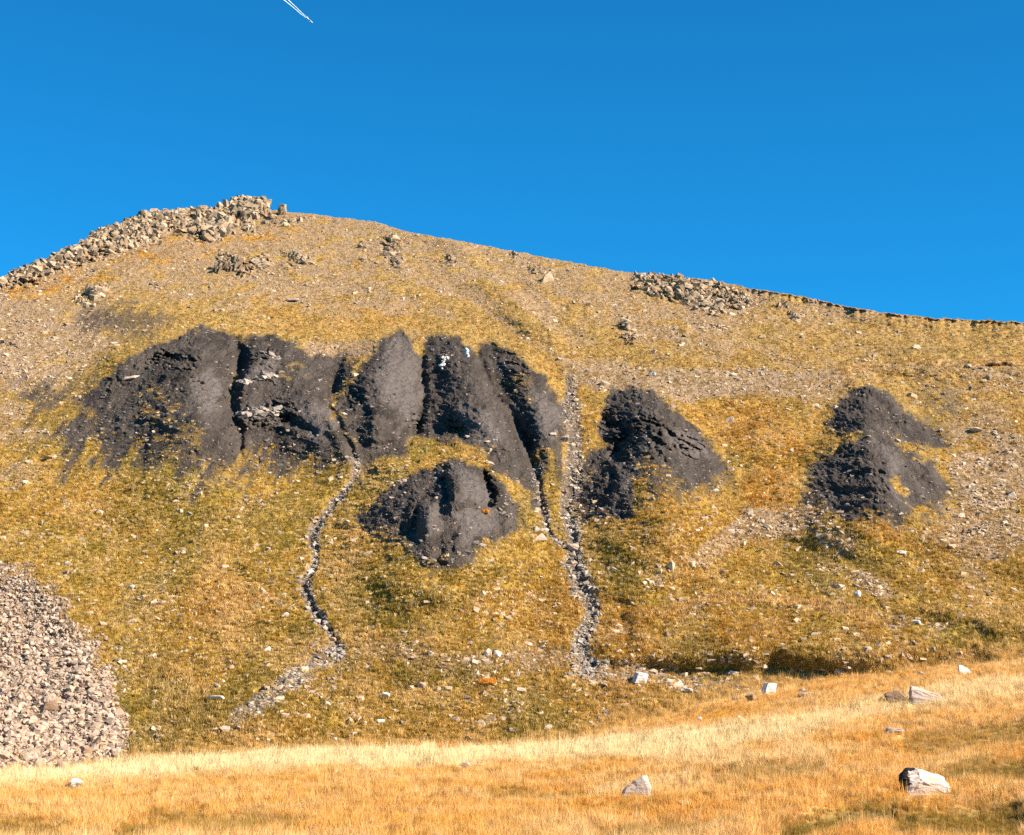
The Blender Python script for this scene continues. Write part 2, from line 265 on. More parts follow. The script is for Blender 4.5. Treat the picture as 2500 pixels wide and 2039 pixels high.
for pts in [[(320, 752, 1, 14), (345, 745, 1, 22), (400, 755, .9, 18)], [(510, 750, .9, 20), (560, 740, .7, 18)], [(520, 865, .9, 20), (590, 860, 1, 22)], [(560, 780, .6, 20)] * 2,
            [(1260, 870, 1, 22), (1310, 890, 1, 24), (1280, 930, 1, 22)], [(1340, 880, 1, 18), (1440, 930, 1, 22)], [(1085, 790, .9, 16), (1065, 740, .8, 14)], [(1015, 990, 1, 12), (1025, 1040, 1, 12)],
            [(860, 880, .5, 22)] * 2, [(940, 885, .9, 18)] * 2, [(735, 830, .7, 26)] * 2, [(410, 800, .5, 20)] * 2, [(240, 795, .6, 20)] * 2]:
    crag = np.maximum(crag, band(warpU, warpV, pts))
blk = np.abs(perlin(WX / .9 + .5 * WY, WY / 1.6, 101)) + .6 * np.abs(perlin(WX / .45, WY / .8, 102))
D += rockm * (np.abs(perlin(WX / 1.3 + .4 * WY, WY / 1.5, 103)) + .6 * np.abs(perlin(WX / .6, WY / .8, 104)) - .3) * 2.2 * sm(V - vr[None, :], 0, 10)
D += crag * shale * (blk - .45) * 1.7

# colour masks of the ground itself -------------------------------------------
beige = .66 * (1 - sm(V - .10 * (U - 1000), 640, 800)) + .10
for pts in [[(-80, 680, 1, 110), (60, 720, 1, 120), (200, 690, .8, 70)], [(1170, 765, .7, 22), (1250, 785, .95, 36), (1420, 800, .95, 34), (1600, 795, .95, 34), (1740, 800, .8, 30)],
            [(650, 730, .8, 22), (760, 725, .9, 24), (790, 700, .5, 14)], [(1190, 800, .9, 16), (1195, 900, .9, 16), (1205, 1000, .8, 18), (1190, 1060, .6, 16)], [(1350, 1210, .6, 14), (1450, 1160, .8, 18), (1560, 1095, .95, 28), (1680, 1080, .9, 34), (1760, 1130, .6, 26)],
            [(2000, 800, .5, 60), (2060, 960, .9, 100), (2050, 1100, .85, 110), (2128, 1050, .9, 80)], [(1700, 1180, .5, 26), (1800, 1210, .9, 26), (1830, 1240, .8, 20)], [(1250, 1330, .5, 10), (1500, 1250, .5, 8), (1700, 1268, .6, 8), (1860, 1300, .9, 14), (1960, 1305, .8, 10)],
            [(600, 1400, .6, 26), (750, 1350, .5, 26), (850, 1370, .6, 30), (1000, 1395, .6, 30), (1150, 1370, .7, 30), (1230, 1395, .8, 24), (1330, 1410, .8, 18)], [(1290, 1385, .8, 12), (1400, 1430, .9, 18), (1550, 1430, .9, 20), (1700, 1420, .8, 14), (1900, 1390, .6, 14), (2128, 1355, .6, 14)],
            [(700, 1350, .8, 20), (640, 1385, .9, 24), (570, 1440, .7, 24), (490, 1500, .5, 18)], [(0, 880, .8, 60), (90, 930, .5, 50), (20, 1000, .7, 30)], [(520, 600, .3, 60), (700, 640, .3, 60), (1000, 700, .3, 30)], [(1100, 640, .5, 14), (1190, 720, .6, 14)],
            [(650, 480, .6, 60), (800, 520, .7, 60), (860, 580, .6, 60)], [(1440, 640, .9, 30), (1530, 630, .9, 26), (1490, 680, .6, 20)], [(250, 850, .3, 60)] * 2, [(650, 1370, .6, 40)] * 2]:
    beige = np.maximum(beige, band(warpU, warpV, pts))
yel = np.zeros(U.shape, np.float32)
for pts in [[(820, 600, .6, 12), (960, 640, .9, 16), (1060, 720, .9, 18), (1150, 770, .6, 12)], [(1000, 590, .6, 12), (1110, 680, .9, 14), (1180, 730, .6, 10)], [(1160, 640, .4, 16), (1290, 720, .5, 20)], [(560, 660, .7, 26), (700, 690, .8, 22), (860, 672, .9, 16), (960, 690, .9, 14), (1080, 725, .8, 14)], [(300, 655, .5, 16), (450, 665, .7, 16)], [(1560, 700, .4, 40), (1900, 710, .6, 40), (2100, 710, .8, 40)]]:
    yel = np.maximum(yel, band(warpU, warpV, pts))
beige *= 1 - .8 * yel
fine = fbm(WX / 2.6, WY / 5, 4, 111)
beige = np.clip(beige * sm(fine + (beige - .5) * 1.1, -.32, .28), 0, 1)
TAL = [(-200, 1150), (0, 1175), (60, 1190), (130, 1255), (190, 1330), (228, 1415), (240, 1500), (246, 1570), (215, 1600), (0, 1640), (-200, 1650)]
talus = np.zeros(U.shape, np.float32)
core = (U < 320) & (V > 1100); talus[core] = sm(poly_sd(warpU[core], warpV[core], TAL) + 26 * fbm(WX[core] / 1.6, WY[core] / 3, 4, 119, .6), -34, 20)
lsc = np.zeros(U.shape, np.float32); lsc = np.maximum(lsc, band(warpU, warpV, [(-100, 720, .8, 60), (60, 720, .8, 60), (140, 710, .5, 40)]))
orange = np.zeros(U.shape, np.float32)
for pts in [[(-50, 625, 1, 14), (60, 612, 1, 20), (160, 575, 1, 22), (300, 535, 1, 24), (450, 510, .9, 26), (600, 480, .8, 22), (680, 470, .3, 20)], [(1380, 860, .4, 30), (1560, 880, .7, 50), (1620, 960, 1, 60), (1600, 1030, .8, 50)], [(1700, 1100, .4, 30), (1850, 1100, .7, 30)],
            [(1200, 1260, .4, 30), (1340, 1320, .6, 50), (1600, 1340, .5, 50)], [(480, 1255, .8, 12), (560, 1240, .8, 12)], [(1250, 900, .4, 10), (1215, 860, .4, 14)], [(2060, 900, .4, 30), (2100, 1000, .4, 40)], [(600, 640, .3, 40), (850, 660, .3, 20)], [(1000, 1210, .5, 30), (850, 1210, .5, 20)]]:
    orange = np.maximum(orange, band(warpU, warpV, pts))
green = .18 * sm(V, 950, 1150)
for pts in [[(250, 1060, .6, 50), (370, 1020, .8, 50), (470, 1060, .5, 50)], [(40, 1100, .5, 50), (200, 1180, .5, 50)], [(250, 1350, .6, 26), (255, 1560, .8, 20), (420, 1540, .5, 30)], [(800, 1290, .6, 18), (900, 1310, .7, 16)], [(1840, 1290, .3, 20), (2000, 1330, .8, 30), (2140, 1330, .8, 30)], [(700, 1060, .6, 24), (800, 1000, .6, 20), (900, 925, .6, 12)],
            [(1240, 1160, .4, 40), (1350, 1190, .5, 30)], [(1100, 1050, .5, 30)] * 2, [(300, 1000, .5, 60), (560, 1120, .3, 60)], [(500, 1480, .6, 10), (440, 1530, .7, 12)], [(1500, 1380, .3, 30), (1800, 1370, .4, 26)], [(1940, 900, .3, 40)] * 2]:
    green = np.maximum(green, band(warpU, warpV, pts))
green = np.clip(green + .25 * fbm(WX / 5, WY / 8, 3, 121), 0, 1)
pale = np.zeros(U.shape, np.float32)
for pts in [[(310, 1370, .5, 30), (360, 1440, .8, 40), (420, 1480, .7, 50), (360, 1530, .4, 30)], [(450, 1120, .2, 60)] * 2, [(1330, 1280, .4, 12), (1500, 1250, .7, 9), (1700, 1262, .8, 9), (1800, 1290, .6, 9)], [(1750, 775, .7, 7), (1880, 745, .8, 6), (2000, 757, .7, 6), (2128, 755, .7, 8)], [(740, 1330, .5, 20), (800, 1345, .4, 20)], [(430, 1190, .3, 30), (470, 1280, .3, 60)]]:
    pale = np.maximum(pale, band(warpU, warpV, pts))
# small relief, metres up
grassy = np.clip(1 - shale * 1.1 - talus - stream, 0, 1) * (1 - .55 * beige)
dz = grassy * (.16 * fbm(WX / 1.1, WY / 1.9, 3, 131) + .10 * np.abs(fbm(WX / .5, WY / .9, 2, 135)))
dz += grassy * .22 * (1 - np.abs(perlin(WX / 7, (WY + 1.5 * fbm(WX / 4, WY / 4, 2, 137)) / 1.5, 136)) * 2) * .6
dz += (shale * .17 + beige * .09) * fbm(WX / .7, WY / 1.1, 4, 141, .6) + shale * .22 * (.5 - np.abs(fbm(WX / 1.9, WY / 2.6, 3, 142)))
dz += stream * .15 * fbm(WX / .5, WY / .8, 2, 143) + talus * .25 * fbm(WX / 1.0, WY / 1.2, 3, 145) + rockm * .5 * fbm(WX / 1.2, WY / 1.4, 3, 147)
dz *= sm(below, 0, 8) * .8 + .2
Yh = Yb - D
P = np.stack([RX * Yh, Yh, RT * Yh + dz], -1)
# far side of the ridge
back = []
for k, dy in enumerate([1.5, 4, 8, 14, 24, 40, 70]):
    b = P[0].copy(); b[:, 1] += dy; b[:, 2] -= dy * .12 + dy * dy * .008; b[:, 0] *= (1 + dy / 200); back.append(b)
NB = len(back)
PF = np.concatenate([np.stack(back[::-1]), P], 0).astype(np.float32)
def padr(a): return np.concatenate([np.repeat(a[:1], NB, 0), a], 0)

def grid_normals(G):
    du = np.gradient(G, axis=1); dv = np.gradient(G, axis=0)
    n = np.cross(dv, du); n /= np.linalg.norm(n, axis=-1, keepdims=True) + 1e-12
    n[n[..., 2] < -0.95] *= 1
    return n
def make_mesh(name, verts, faces4, attrs, mat, normals=None):
    me = bpy.data.meshes.new(name)
    nv, nf = len(verts), len(faces4)
    me.vertices.add(nv); me.vertices.foreach_set('co', verts.astype(np.float32).ravel())
    k = faces4.shape[1]
    me.loops.add(nf * k); me.loops.foreach_set('vertex_index', faces4.astype(np.int32).ravel())
    me.polygons.add(nf); me.polygons.foreach_set('loop_start', np.arange(0, nf * k, k, dtype=np.int32))
    me.polygons.foreach_set('use_smooth', np.full(nf, normals is not None))
    for an, (kind, data) in attrs.items():
        a = me.attributes.new(an, kind, 'POINT')
        if kind == 'FLOAT': a.data.foreach_set('value', data.astype(np.float32).ravel())
        elif kind == 'FLOAT_COLOR': a.data.foreach_set('color', data.astype(np.float32).ravel())
        elif kind == 'FLOAT_VECTOR': a.data.foreach_set('vector', data.astype(np.float32).ravel())
        elif kind == 'INT': a.data.foreach_set('value', data.astype(np.int32).ravel())
    me.update(calc_edges=True)
    if normals is not None: me.normals_split_custom_set_from_vertices(normals.astype(np.float32))
    if mat: me.materials.append(mat)
    return me
def link(name, me, parent=None):
    o = bpy.data.objects.new(name, me); COL.objects.link(o)
    if parent: o.parent = parent
    return o
def tag(o, label=None, cat=None, group=None, kind=None):
    if label: o['label'] = label
    if cat: o['category'] = cat
    if group: o['group'] = group
    if kind: o['kind'] = kind
    return o

# ------------------------------------------------------------------ materials
class NT:
    def __init__(s, name):
        s.m = bpy.data.materials.new(name); s.m.use_nodes = True; s.t = s.m.node_tree; s.t.nodes.clear()
        s.out = s.n('ShaderNodeOutputMaterial'); s.b = s.n('ShaderNodeBsdfPrincipled')
        s.b.inputs['Roughness'].default_value = .95; s.b.inputs['Specular IOR Level'].default_value = .15
        s.l(s.b.outputs[0], s.out.inputs[0])
    def n(s, t): return s.t.nodes.new(t)
    def l(s, a, b): s.t.links.new(a, b)
    def inp(s, sock, v):
        if isinstance(v, bpy.types.NodeSocket): s.l(v, sock)
        elif isinstance(v, (tuple, list)): sock.default_value = (*v, 1) if len(v) == 3 and len(sock.default_value) == 4 else v
        else: sock.default_value = v
    def mix(s, f, a, b, mode='MIX'):
        m = s.n('ShaderNodeMix'); m.data_type = 'RGBA'; m.blend_type = mode
        s.inp(m.inputs[0], f); s.inp(m.inputs[6], a); s.inp(m.inputs[7], b); return m.outputs[2]
    def math(s, op, a, b=0., clamp=False):
        m = s.n('ShaderNodeMath'); m.operation = op; m.use_clamp = clamp; s.inp(m.inputs[0], a); s.inp(m.inputs[1], b); return m.outputs[0]
    def ramp(s, x, a, b, c=0., d=1.):
        m = s.n('ShaderNodeMapRange'); s.inp(m.inputs[0], x)
        for i, v in enumerate((a, b, c, d)): m.inputs[i + 1].default_value = v
        return m.outputs[0]
    def attr(s, name, inst=False):
        a = s.n('ShaderNodeAttribute'); a.attribute_name = name
        if inst: a.attribute_type = 'INSTANCER'
        return a
    def noise(s, scale, det=3., rough=.6, vec=None, stretch=None):
        t = s.n('ShaderNodeTexNoise'); t.inputs['Scale'].default_value = scale; t.inputs['Detail'].default_value = det; t.inputs['Roughness'].default_value = rough
        if vec is None: vec = s.geo()
        if stretch:
            mm = s.n('ShaderNodeMapping'); mm.inputs['Scale'].default_value = stretch; s.l(vec, mm.inputs[0]); vec = mm.outputs[0]
        s.l(vec, t.inputs['Vector']); return t.outputs['Fac']
    def geo(s):
        if not hasattr(s, '_g'): s._g = s.n('ShaderNodeNewGeometry')
        return s._g.outputs['Position']
    def bump(s, h, strength, dist):
        b = s.n('ShaderNodeBump'); b.inputs['Strength'].default_value = strength; b.inputs['Distance'].default_value = dist
        s.l(h, b.inputs['Height']); s.l(b.outputs[0], s.b.inputs['Normal'])

C_OCH = (.46, .262, .050); C_OCH2 = (.31, .172, .030); C_OLIVE = (.235, .172, .022); C_BEI = (.42, .275, .158); C_BEI2 = (.22, .142, .08)
C_ORG = (.42, .175, .022); C_PALE = (.62, .36, .125); C_SH1 = (.026, .0195, .0145); C_SH2 = (.078, .060, .047); C_LITBARE = (.175, .142, .126)
def ground_material():
    k = NT('mountain_ground')
    a = k.attr('mA'); b = k.attr('mB')
    sa = k.n('ShaderNodeSeparateColor'); k.l(a.outputs['Color'], sa.inputs[0]); sb = k.n('ShaderNodeSeparateColor'); k.l(b.outputs['Color'], sb.inputs[0])
    st = (1, .55, .9)
    n1 = k.noise(.45, 4, .6, stretch=st); n2 = k.noise(2.6, 4, .7, stretch=st); n3 = k.noise(9, 3, .7, stretch=st)
    ochre = k.mix(k.ramp(n2, .36, .64), C_OCH2, C_OCH)
    c = k.mix(k.math('MULTIPLY', k.ramp(n1, .35, .7), .45), ochre, C_OLIVE)
    c = k.mix(k.math('MULTIPLY', b.outputs['Alpha'], .6), c, (.42, .262, .098))
    c = k.mix(k.math('MULTIPLY', sb.outputs[0], k.ramp(n2, .2, .6)), c, C_OLIVE)
    c = k.mix(sa.outputs[2], c, k.mix(k.ramp(n2, .35, .65), C_OCH, C_ORG))
    c = k.mix(k.math('MULTIPLY', sb.outputs[2], .9), c, C_PALE)
    be = k.mix(k.ramp(n3, .35, .65), C_BEI2, C_BEI)
    c = k.mix(k.ramp(k.math('ADD', sa.outputs[1], k.math('MULTIPLY', k.math('SUBTRACT', n2, .5), 1.1)), .2, .85), c, be)
    sh = k.mix(k.ramp(n3, .4, .68), C_SH1, C_SH2)
    n5 = k.noise(1.0, 4, .65, stretch=(1.3, .16, .16)); sh = k.mix(k.ramp(n5, .38, .64, 0, .85), sh, (.100, .077, .062)); sh = k.mix(k.ramp(n1, .52, .66, 0, .6), sh, C_SH1)
    sh = k.mix(sb.outputs[1], sh, k.mix(k.ramp(n2, .3, .7), C_SH2, C_LITBARE))
    c = k.mix(k.ramp(k.math('ADD', sa.outputs[0], k.math('MULTIPLY', k.math('SUBTRACT', k.math('ADD', k.math('MULTIPLY', n2, .5), k.math('MULTIPLY', n3, .5)), .5), 1.5)), .22, .72), c, sh)
    sp = k.ramp(n3, .60, .72)                                       # pale shards
    c = k.mix(k.math('MULTIPLY', sp, .35), c, k.mix(sa.outputs[0], C_BEI, (.16, .13, .11)))
    k.l(c, k.b.inputs['Base Color'])
    h = k.math('ADD', k.math('MULTIPLY', n2, .7), k.math('MULTIPLY', n3, .5))
    k.bump(h, 1.0, .45)
    return k.m
def rock_material(name, c1, c2, lichen=None, scale=1.0, dark=None, instcol=False):
    k = NT(name); oi = k.n('ShaderNodeObjectInfo'); t = k.attr('tint')
    tc = k.n('ShaderNodeTexCoord')
    n1 = k.noise(2.2 * scale, 4, .65, vec=tc.outputs['Object']); n2 = k.noise(11 * scale, 4, .7, vec=tc.outputs['Object']); n3 = k.noise(4 * scale, 3, .6, vec=tc.outputs['Object'], stretch=(.4, .4, 3.2))
    c = k.mix(k.ramp(k.math('ADD', k.math('MULTIPLY', n1, .6), k.math('MULTIPLY', n3, .4)), .38, .62), c1, c2)
    c = k.mix(k.ramp(n2, .56, .70, 0, .55), c, tuple(x * .45 for x in c1))
    n4 = k.noise(1.1 * scale, 3, .6, vec=tc.outputs['Object']); c = k.mix(k.ramp(n4, .5, .62, 0, .5), c, (c2[0] * .62, c2[1] * .5, c2[2] * .38))
    if lichen: c = k.mix(k.ramp(n1, .56, .64), c, lichen)
    if dark: c = k.mix(k.ramp(n1, .53, .57), c, dark)
    v = k.math('ADD', k.math('MULTIPLY', t.outputs['Fac'], .75), .62)
    c = k.mix(1.0, c, v, 'MULTIPLY')
    k.l(c, k.b.inputs['Base Color']); k.bump(k.math('ADD', k.math('MULTIPLY', n2, .5), n3), .8, .06 / scale)
    return k.m
M_GROUND = ground_material()
M_ROCK = rock_material('beige_rock', (.29, .20, .125), (.54, .40, .275), scale=.7)
M_CRAG = rock_material('weathered_crag_rock', (.17, .112, .066), (.46, .335, .215), scale=.8)
M_WHITE = rock_material('white_quartz_rock', (.48, .43, .38), (.72, .66, .60))
M_PALE = rock_material('pale_boulder_rock', (.36, .27, .205), (.58, .46, .37))
M_PINK = rock_material('pinkish_grey_slab', (.32, .225, .165), (.54, .39, .295))
M_TALUS = rock_material('pinkish_brown_talus', (.23, .157, .11), (.47, .345, .25))
M_BROWN = rock_material('brown_rock', (.17, .11, .07), (.30, .20, .13))
M_LICH = rock_material('orange_lichen_rock', (.52, .42, .33), (.72, .62, .52), lichen=(.55, .20, .03))
M_TANBLOTCH = rock_material('pale_rock_tan_blotched', (.46, .36, .29), (.66, .55, .46), lichen=(.60, .36, .16))
M_SHALE = rock_material('shale_shard', (.09, .07, .058), (.25, .20, .17))
M_STREAM = rock_material('stream_stone', (.19, .15, .12), (.46, .375, .30))
M_LEFTSHADE = rock_material('painted_left_shade', (.012, .010, .010), (.035, .03, .028))  # near-black coat for the shade painted on the large boulder

# ------------------------------------------------------------------ build the hillside sheets
mA = np.stack([shale, beige * (1 - talus * .2), orange, np.clip(rockm, 0, 1)], -1)
mA[..., 1] = np.clip(np.maximum(mA[..., 1], np.maximum(talus, np.maximum(rockm, np.maximum(lsc, stream * .75)))), 0, 1)
mA[..., 0] = np.maximum(shale, np.maximum(stream * .55, talus * .3))
upper = 1 - sm(V - .08 * (U - 1000), 600, 960)
mB = np.stack([green, lit_bare * np.clip(shale * 1.4, 0, 1), pale, upper], -1)
mA = padr(mA); mB = padr(mB)
NRM = grid_normals(PF)
R_, C_ = PF.shape[:2]
idx = np.arange(R_ * C_).reshape(R_, C_)
quads = np.stack([idx[:-1, :-1], idx[1:, :-1], idx[1:, 1:], idx[:-1, 1:]], -1).reshape(-1, 4)
regp = padr(np.where(shale > .5, reg, 0)); st_reg = padr(np.where(stream > .5, np.where(U < 900, 7, 8), 0))
fr = np.maximum(regp[:-1, :-1], 0); fs = st_reg[:-1, :-1]
freg = np.where(fr > 0, fr, fs).reshape(-1)
verts = PF.reshape(-1, 3); nr = NRM.reshape(-1, 3); A_ = mA.reshape(-1, 4); B_ = mB.reshape(-1, 4)
LAB = {0: ('hillside', 'autumn mountainside of ochre grass and beige scree'), 1: ('shale_mound', 'widest dark shale mound on the left with ragged lower edge'), 2: ('shale_mound', 'dark shale mound in the middle with three rounded tops'),
       3: ('shale_mound', 'small dark shale face below a grassy crest, between the two streams'), 4: ('shale_mound', 'dark shale mound just right of the right stream'), 5: ('shale_mound', 'rightmost dark shale mound of two stacked cones'),
       7: ('stream_bed', 'narrow stony stream bed winding left of the grassy spur'), 8: ('stream_bed', 'wider stony stream bed winding down right of the middle')}
for rid, (nm, lb) in LAB.items():
    f = quads[freg == rid]
    if len(f) == 0: continue
    uq, inv = np.unique(f, return_inverse=True)
    me = make_mesh(nm, verts[uq], inv.reshape(-1, 4), {'mA': ('FLOAT_COLOR', A_[uq]), 'mB': ('FLOAT_COLOR', B_[uq])}, M_GROUND, nr[uq])
    o = link(nm, me); o['kind'] = 'structure'; o['label'] = lb

# ------------------------------------------------------------------ meadow in front
CREST = [(-3000, 1660), (-300, 1625), (0, 1613), (150, 1605), (250, 1592), (500, 1578), (640, 1566), (900, 1560), (1050, 1562), (1200, 1545), (1280, 1515), (1400, 1490), (1500, 1462), (1600, 1437),
         (1750, 1412), (1900, 1400), (2000, 1388), (2128, 1372), (2600, 1330), (5000, 1300)]
mus = np.concatenate([np.linspace(-2600, -200, 20)[:-1], np.arange(-200, 2330, 3.), np.linspace(2330, 4600, 20)])
vc = curve(mus, CREST) + 3 * perlin(mus / 90., mus * 0, 201) + 1.5 * perlin(mus / 25., mus * 0, 202)
sv = np.concatenate([np.linspace(1.0, 0, 300), np.linspace(0, -1.6, 60)[1:]])[:, None]
MU = np.broadcast_to(mus[None], (len(sv), len(mus))).copy(); MV = 1736 + (vc[None] - 1736) * sv
MX, MT = ray(MU, MV)
iy = 1 / 46. + (1 / 96. - 1 / 46.) * sv + MU * 0
MY = 1 / iy
mwx = MX * MY; mwy = MY
MZ = MT * MY
mz = .25 * fbm(mwx / 5, mwy / 5, 3, 211) + .09 * fbm(mwx / 1.1, mwy / 1.1, 3, 212)
def mband(pts): return band(MU + 20 * fbm(mwx / 3, mwy / 3, 2, 221), MV + 6 * fbm(mwx / 2, mwy / 2, 2, 222), pts)
mdark = np.zeros(MU.shape, np.float32)  # green hollows, with the shade of the grass clumps put into the colour
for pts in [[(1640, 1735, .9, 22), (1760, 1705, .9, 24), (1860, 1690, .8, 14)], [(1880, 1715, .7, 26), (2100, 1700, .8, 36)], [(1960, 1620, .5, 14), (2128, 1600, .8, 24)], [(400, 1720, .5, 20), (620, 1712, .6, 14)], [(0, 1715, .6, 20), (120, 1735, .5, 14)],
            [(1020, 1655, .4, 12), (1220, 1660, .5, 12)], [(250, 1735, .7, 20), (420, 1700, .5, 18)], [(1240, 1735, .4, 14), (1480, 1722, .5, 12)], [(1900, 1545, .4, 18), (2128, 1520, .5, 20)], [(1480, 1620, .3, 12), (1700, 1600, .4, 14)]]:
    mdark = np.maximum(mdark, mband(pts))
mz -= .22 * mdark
mpale = .24 + .5 * fbm(mwx / 6, mwy / 4, 3, 231)
for pts in [[(-100, 1625, 1.2, 20), (200, 1612, 1.2, 18), (600, 1588, 1.2, 20), (900, 1578, 1.2, 22), (1300, 1560, 1.1, 22), (1600, 1530, .9, 26), (1800, 1480, .8, 24), (2128, 1430, .8, 20)], [(1640, 1540, .6, 34), (1700, 1600, .5, 26), (1350, 1575, .8, 18)]]:
    mpale = np.maximum(mpale, mband(pts))
morange = .35 + .5 * fbm(mwx / 4, mwy / 3, 3, 241)
for pts in [[(600, 1680, .8, 40), (1100, 1700, .8, 30)], [(80, 1690, .7, 20), (300, 1660, .6, 20)], [(1900, 1600, .7, 40), (1500, 1700, .8, 30)]]: morange = np.maximum(morange, mband(pts))
mpale = np.clip(mpale, 0, 1) * (1 - mdark); morange = np.clip(morange, 0, 1) * (1 - mpale * .8)
MP = np.stack([mwx, mwy, MZ + mz], -1)
# drop behind the crest, and the ground that runs back under the camera
rear = []
for dy, dzz in ((2, -.25), (4, -.9), (7, -2.4), (12, -5.5)):
    b = MP[0].copy(); b[:, 1] += dy; b[:, 2] += dzz; b[:, 0] *= 1 + dy / 96; rear.append(b)
front = []
for yy, zz in ((17, -2.5), (10, -2.0), (3, -1.75), (-6, -1.7), (-25, -1.8)):
    b = MP[-1].copy(); b[:, 1] = yy; b[:, 2] = zz + 0 * b[:, 2]; front.append(b)
MPF = np.concatenate([np.stack(rear[::-1]), MP, np.stack(front)], 0)
def mp(a): return np.concatenate([np.repeat(a[:1], len(rear), 0), a, np.repeat(a[-1:], len(front), 0)], 0)
def meadow_material():
    k = NT('meadow_soil')
    a = k.attr('mA'); sa = k.n('ShaderNodeSeparateColor'); k.l(a.outputs['Color'], sa.inputs[0])
    n2 = k.noise(3, 4, .7); n3 = k.noise(14, 3, .7)
    c = k.mix(k.ramp(n2, .35, .65), (.38, .21, .045), (.58, .34, .10)); c = k.mix(sa.outputs[0], c, (.80, .56, .28)); c = k.mix(sa.outputs[2], c, (.10, .07, .014))
    k.l(c, k.b.inputs['Base Color']); k.bump(n3, .8, .1); return k.m
ii = np.arange(MPF.shape[0] * MPF.shape[1]).reshape(MPF.shape[:2])
mq = np.stack([ii[:-1, :-1], ii[1:, :-1], ii[1:, 1:], ii[:-1, 1:]], -1).reshape(-1, 4)
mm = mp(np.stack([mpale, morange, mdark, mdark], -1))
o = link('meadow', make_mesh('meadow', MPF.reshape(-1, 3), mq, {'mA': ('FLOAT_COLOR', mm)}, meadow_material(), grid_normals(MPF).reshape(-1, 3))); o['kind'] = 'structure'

# ------------------------------------------------------------------ looking up the ground under a picture point
vrow0 = vr
def hill_ij(u, v):
    cj = np.interp(u, us, np.arange(len(us))); rv = np.interp(u, us, vr)
    ri = (v - rv) / (1730 - rv) * (NR - 1)
    return np.clip(ri, 0, NR - 1.001), np.clip(cj, 0, len(us) - 1.001)
def bil(G, ri, cj):
    r0 = np.floor(ri).astype(int); c0 = np.floor(cj).astype(int); fr_ = (ri - r0); fc = (cj - c0)
    if G.ndim == 3: fr_ = fr_[..., None]; fc = fc[..., None]
    return (G[r0, c0] * (1 - fr_) + G[r0 + 1, c0] * fr_) * (1 - fc) + (G[r0, c0 + 1] * (1 - fr_) + G[r0 + 1, c0 + 1] * fr_) * fc
def hill_pt(u, v):
    ri, cj = hill_ij(np.atleast_1d(u).astype(float), np.atleast_1d(v).astype(float)); return bil(P, ri, cj)
def hill_at(G, u, v):
    ri, cj = hill_ij(u, v); return bil(G, ri, cj)
def meadow_ij(u, v):
    cj = np.interp(u, mus, np.arange(len(mus))); c = np.interp(u, mus, vc)
    s = (1736 - v) / (1736 - c)
    ri = np.where(s >= 0, (1 - s) * 299, 299 + (-s) / 1.6 * 59)
    return np.clip(ri, 0, len(sv) - 1.001), np.clip(cj, 0, len(mus) - 1.001)
def meadow_at(G, u, v):
    ri, cj = meadow_ij(np.atleast_1d(u).astype(float), np.atleast_1d(v).astype(float)); return bil(G, ri, cj)
def in_meadow(u, v): return v > np.interp(u, mus, vc) + 1
def ground_pt(u, v):
    return (meadow_at(MP, u, v) if in_meadow(u, v) else hill_pt(u, v))[0]

# ------------------------------------------------------------------ rock prototypes (angular hulls)
def hull(pts):
    bm = bmesh.new()
    for p in pts: bm.verts.new(p)
    r = bmesh.ops.convex_hull(bm, input=bm.verts)
    bmesh.ops.delete(bm, geom=[g for g in r['geom_interior'] if isinstance(g, bmesh.types.BMVert)], context='VERTS')
    bmesh.ops.recalc_face_normals(bm, faces=bm.faces)
    bmesh.ops.triangulate(bm, faces=bm.faces)
    bm.verts.index_update()
    v = np.array([x.co[:] for x in bm.verts], np.float32); f = np.array([[q.index for q in x.verts] for x in bm.faces], np.int32)
    bm.free(); return v, f
def stone_proto(sx, sy, sz, jit=.42, extra=3):
    pts = []
    for a in (-1, 1):
        for b in (-1, 1):
            for c in (-1, 1):
                pts.append((a * (1 - random.uniform(0, jit * 1.6)), b * (1 - random.uniform(0, jit * 1.6)), c * (1 - random.uniform(0, jit * 1.4))))
    for _ in range(extra):
        d = Vector((random.gauss(0, 1), random.gauss(0, 1), random.gauss(0, 1))).normalized() * random.uniform(.95, 1.25); pts.append(tuple(d))
    v, f = hull([(p[0] * sx * .5, p[1] * sy * .5, p[2] * sz * .5) for p in pts]); return v, f
SLABS = [stone_proto(1, random.uniform(.6, .9), random.uniform(.22, .4)) for _ in range(14)]
BLOCKS = [stone_proto(1, random.uniform(.7, .95), random.uniform(.5, .8)) for _ in range(14)]
SPIRES = [stone_proto(random.uniform(.4, .6), random.uniform(.4, .6), 1, .35, 3) for _ in range(12)]
BLADES = [stone_proto(.22, .6, 1, .2, 2) for _ in range(6)]
def euler_mats(e):
    cx, cy, cz = np.cos(e).T; sx, sy, sz = np.sin(e).T
    m = np.empty((len(e), 3, 3), np.float32)
    m[:, 0, 0] = cy * cz; m[:, 0, 1] = sx * sy * cz - cx * sz; m[:, 0, 2] = cx * sy * cz + sx * sz
    m[:, 1, 0] = cy * sz; m[:, 1, 1] = sx * sy * sz + cx * cz; m[:, 1, 2] = cx * sy * sz - sx * cz
    m[:, 2, 0] = -sy; m[:, 2, 1] = sx * cy; m[:, 2, 2] = cx * cy
    return m
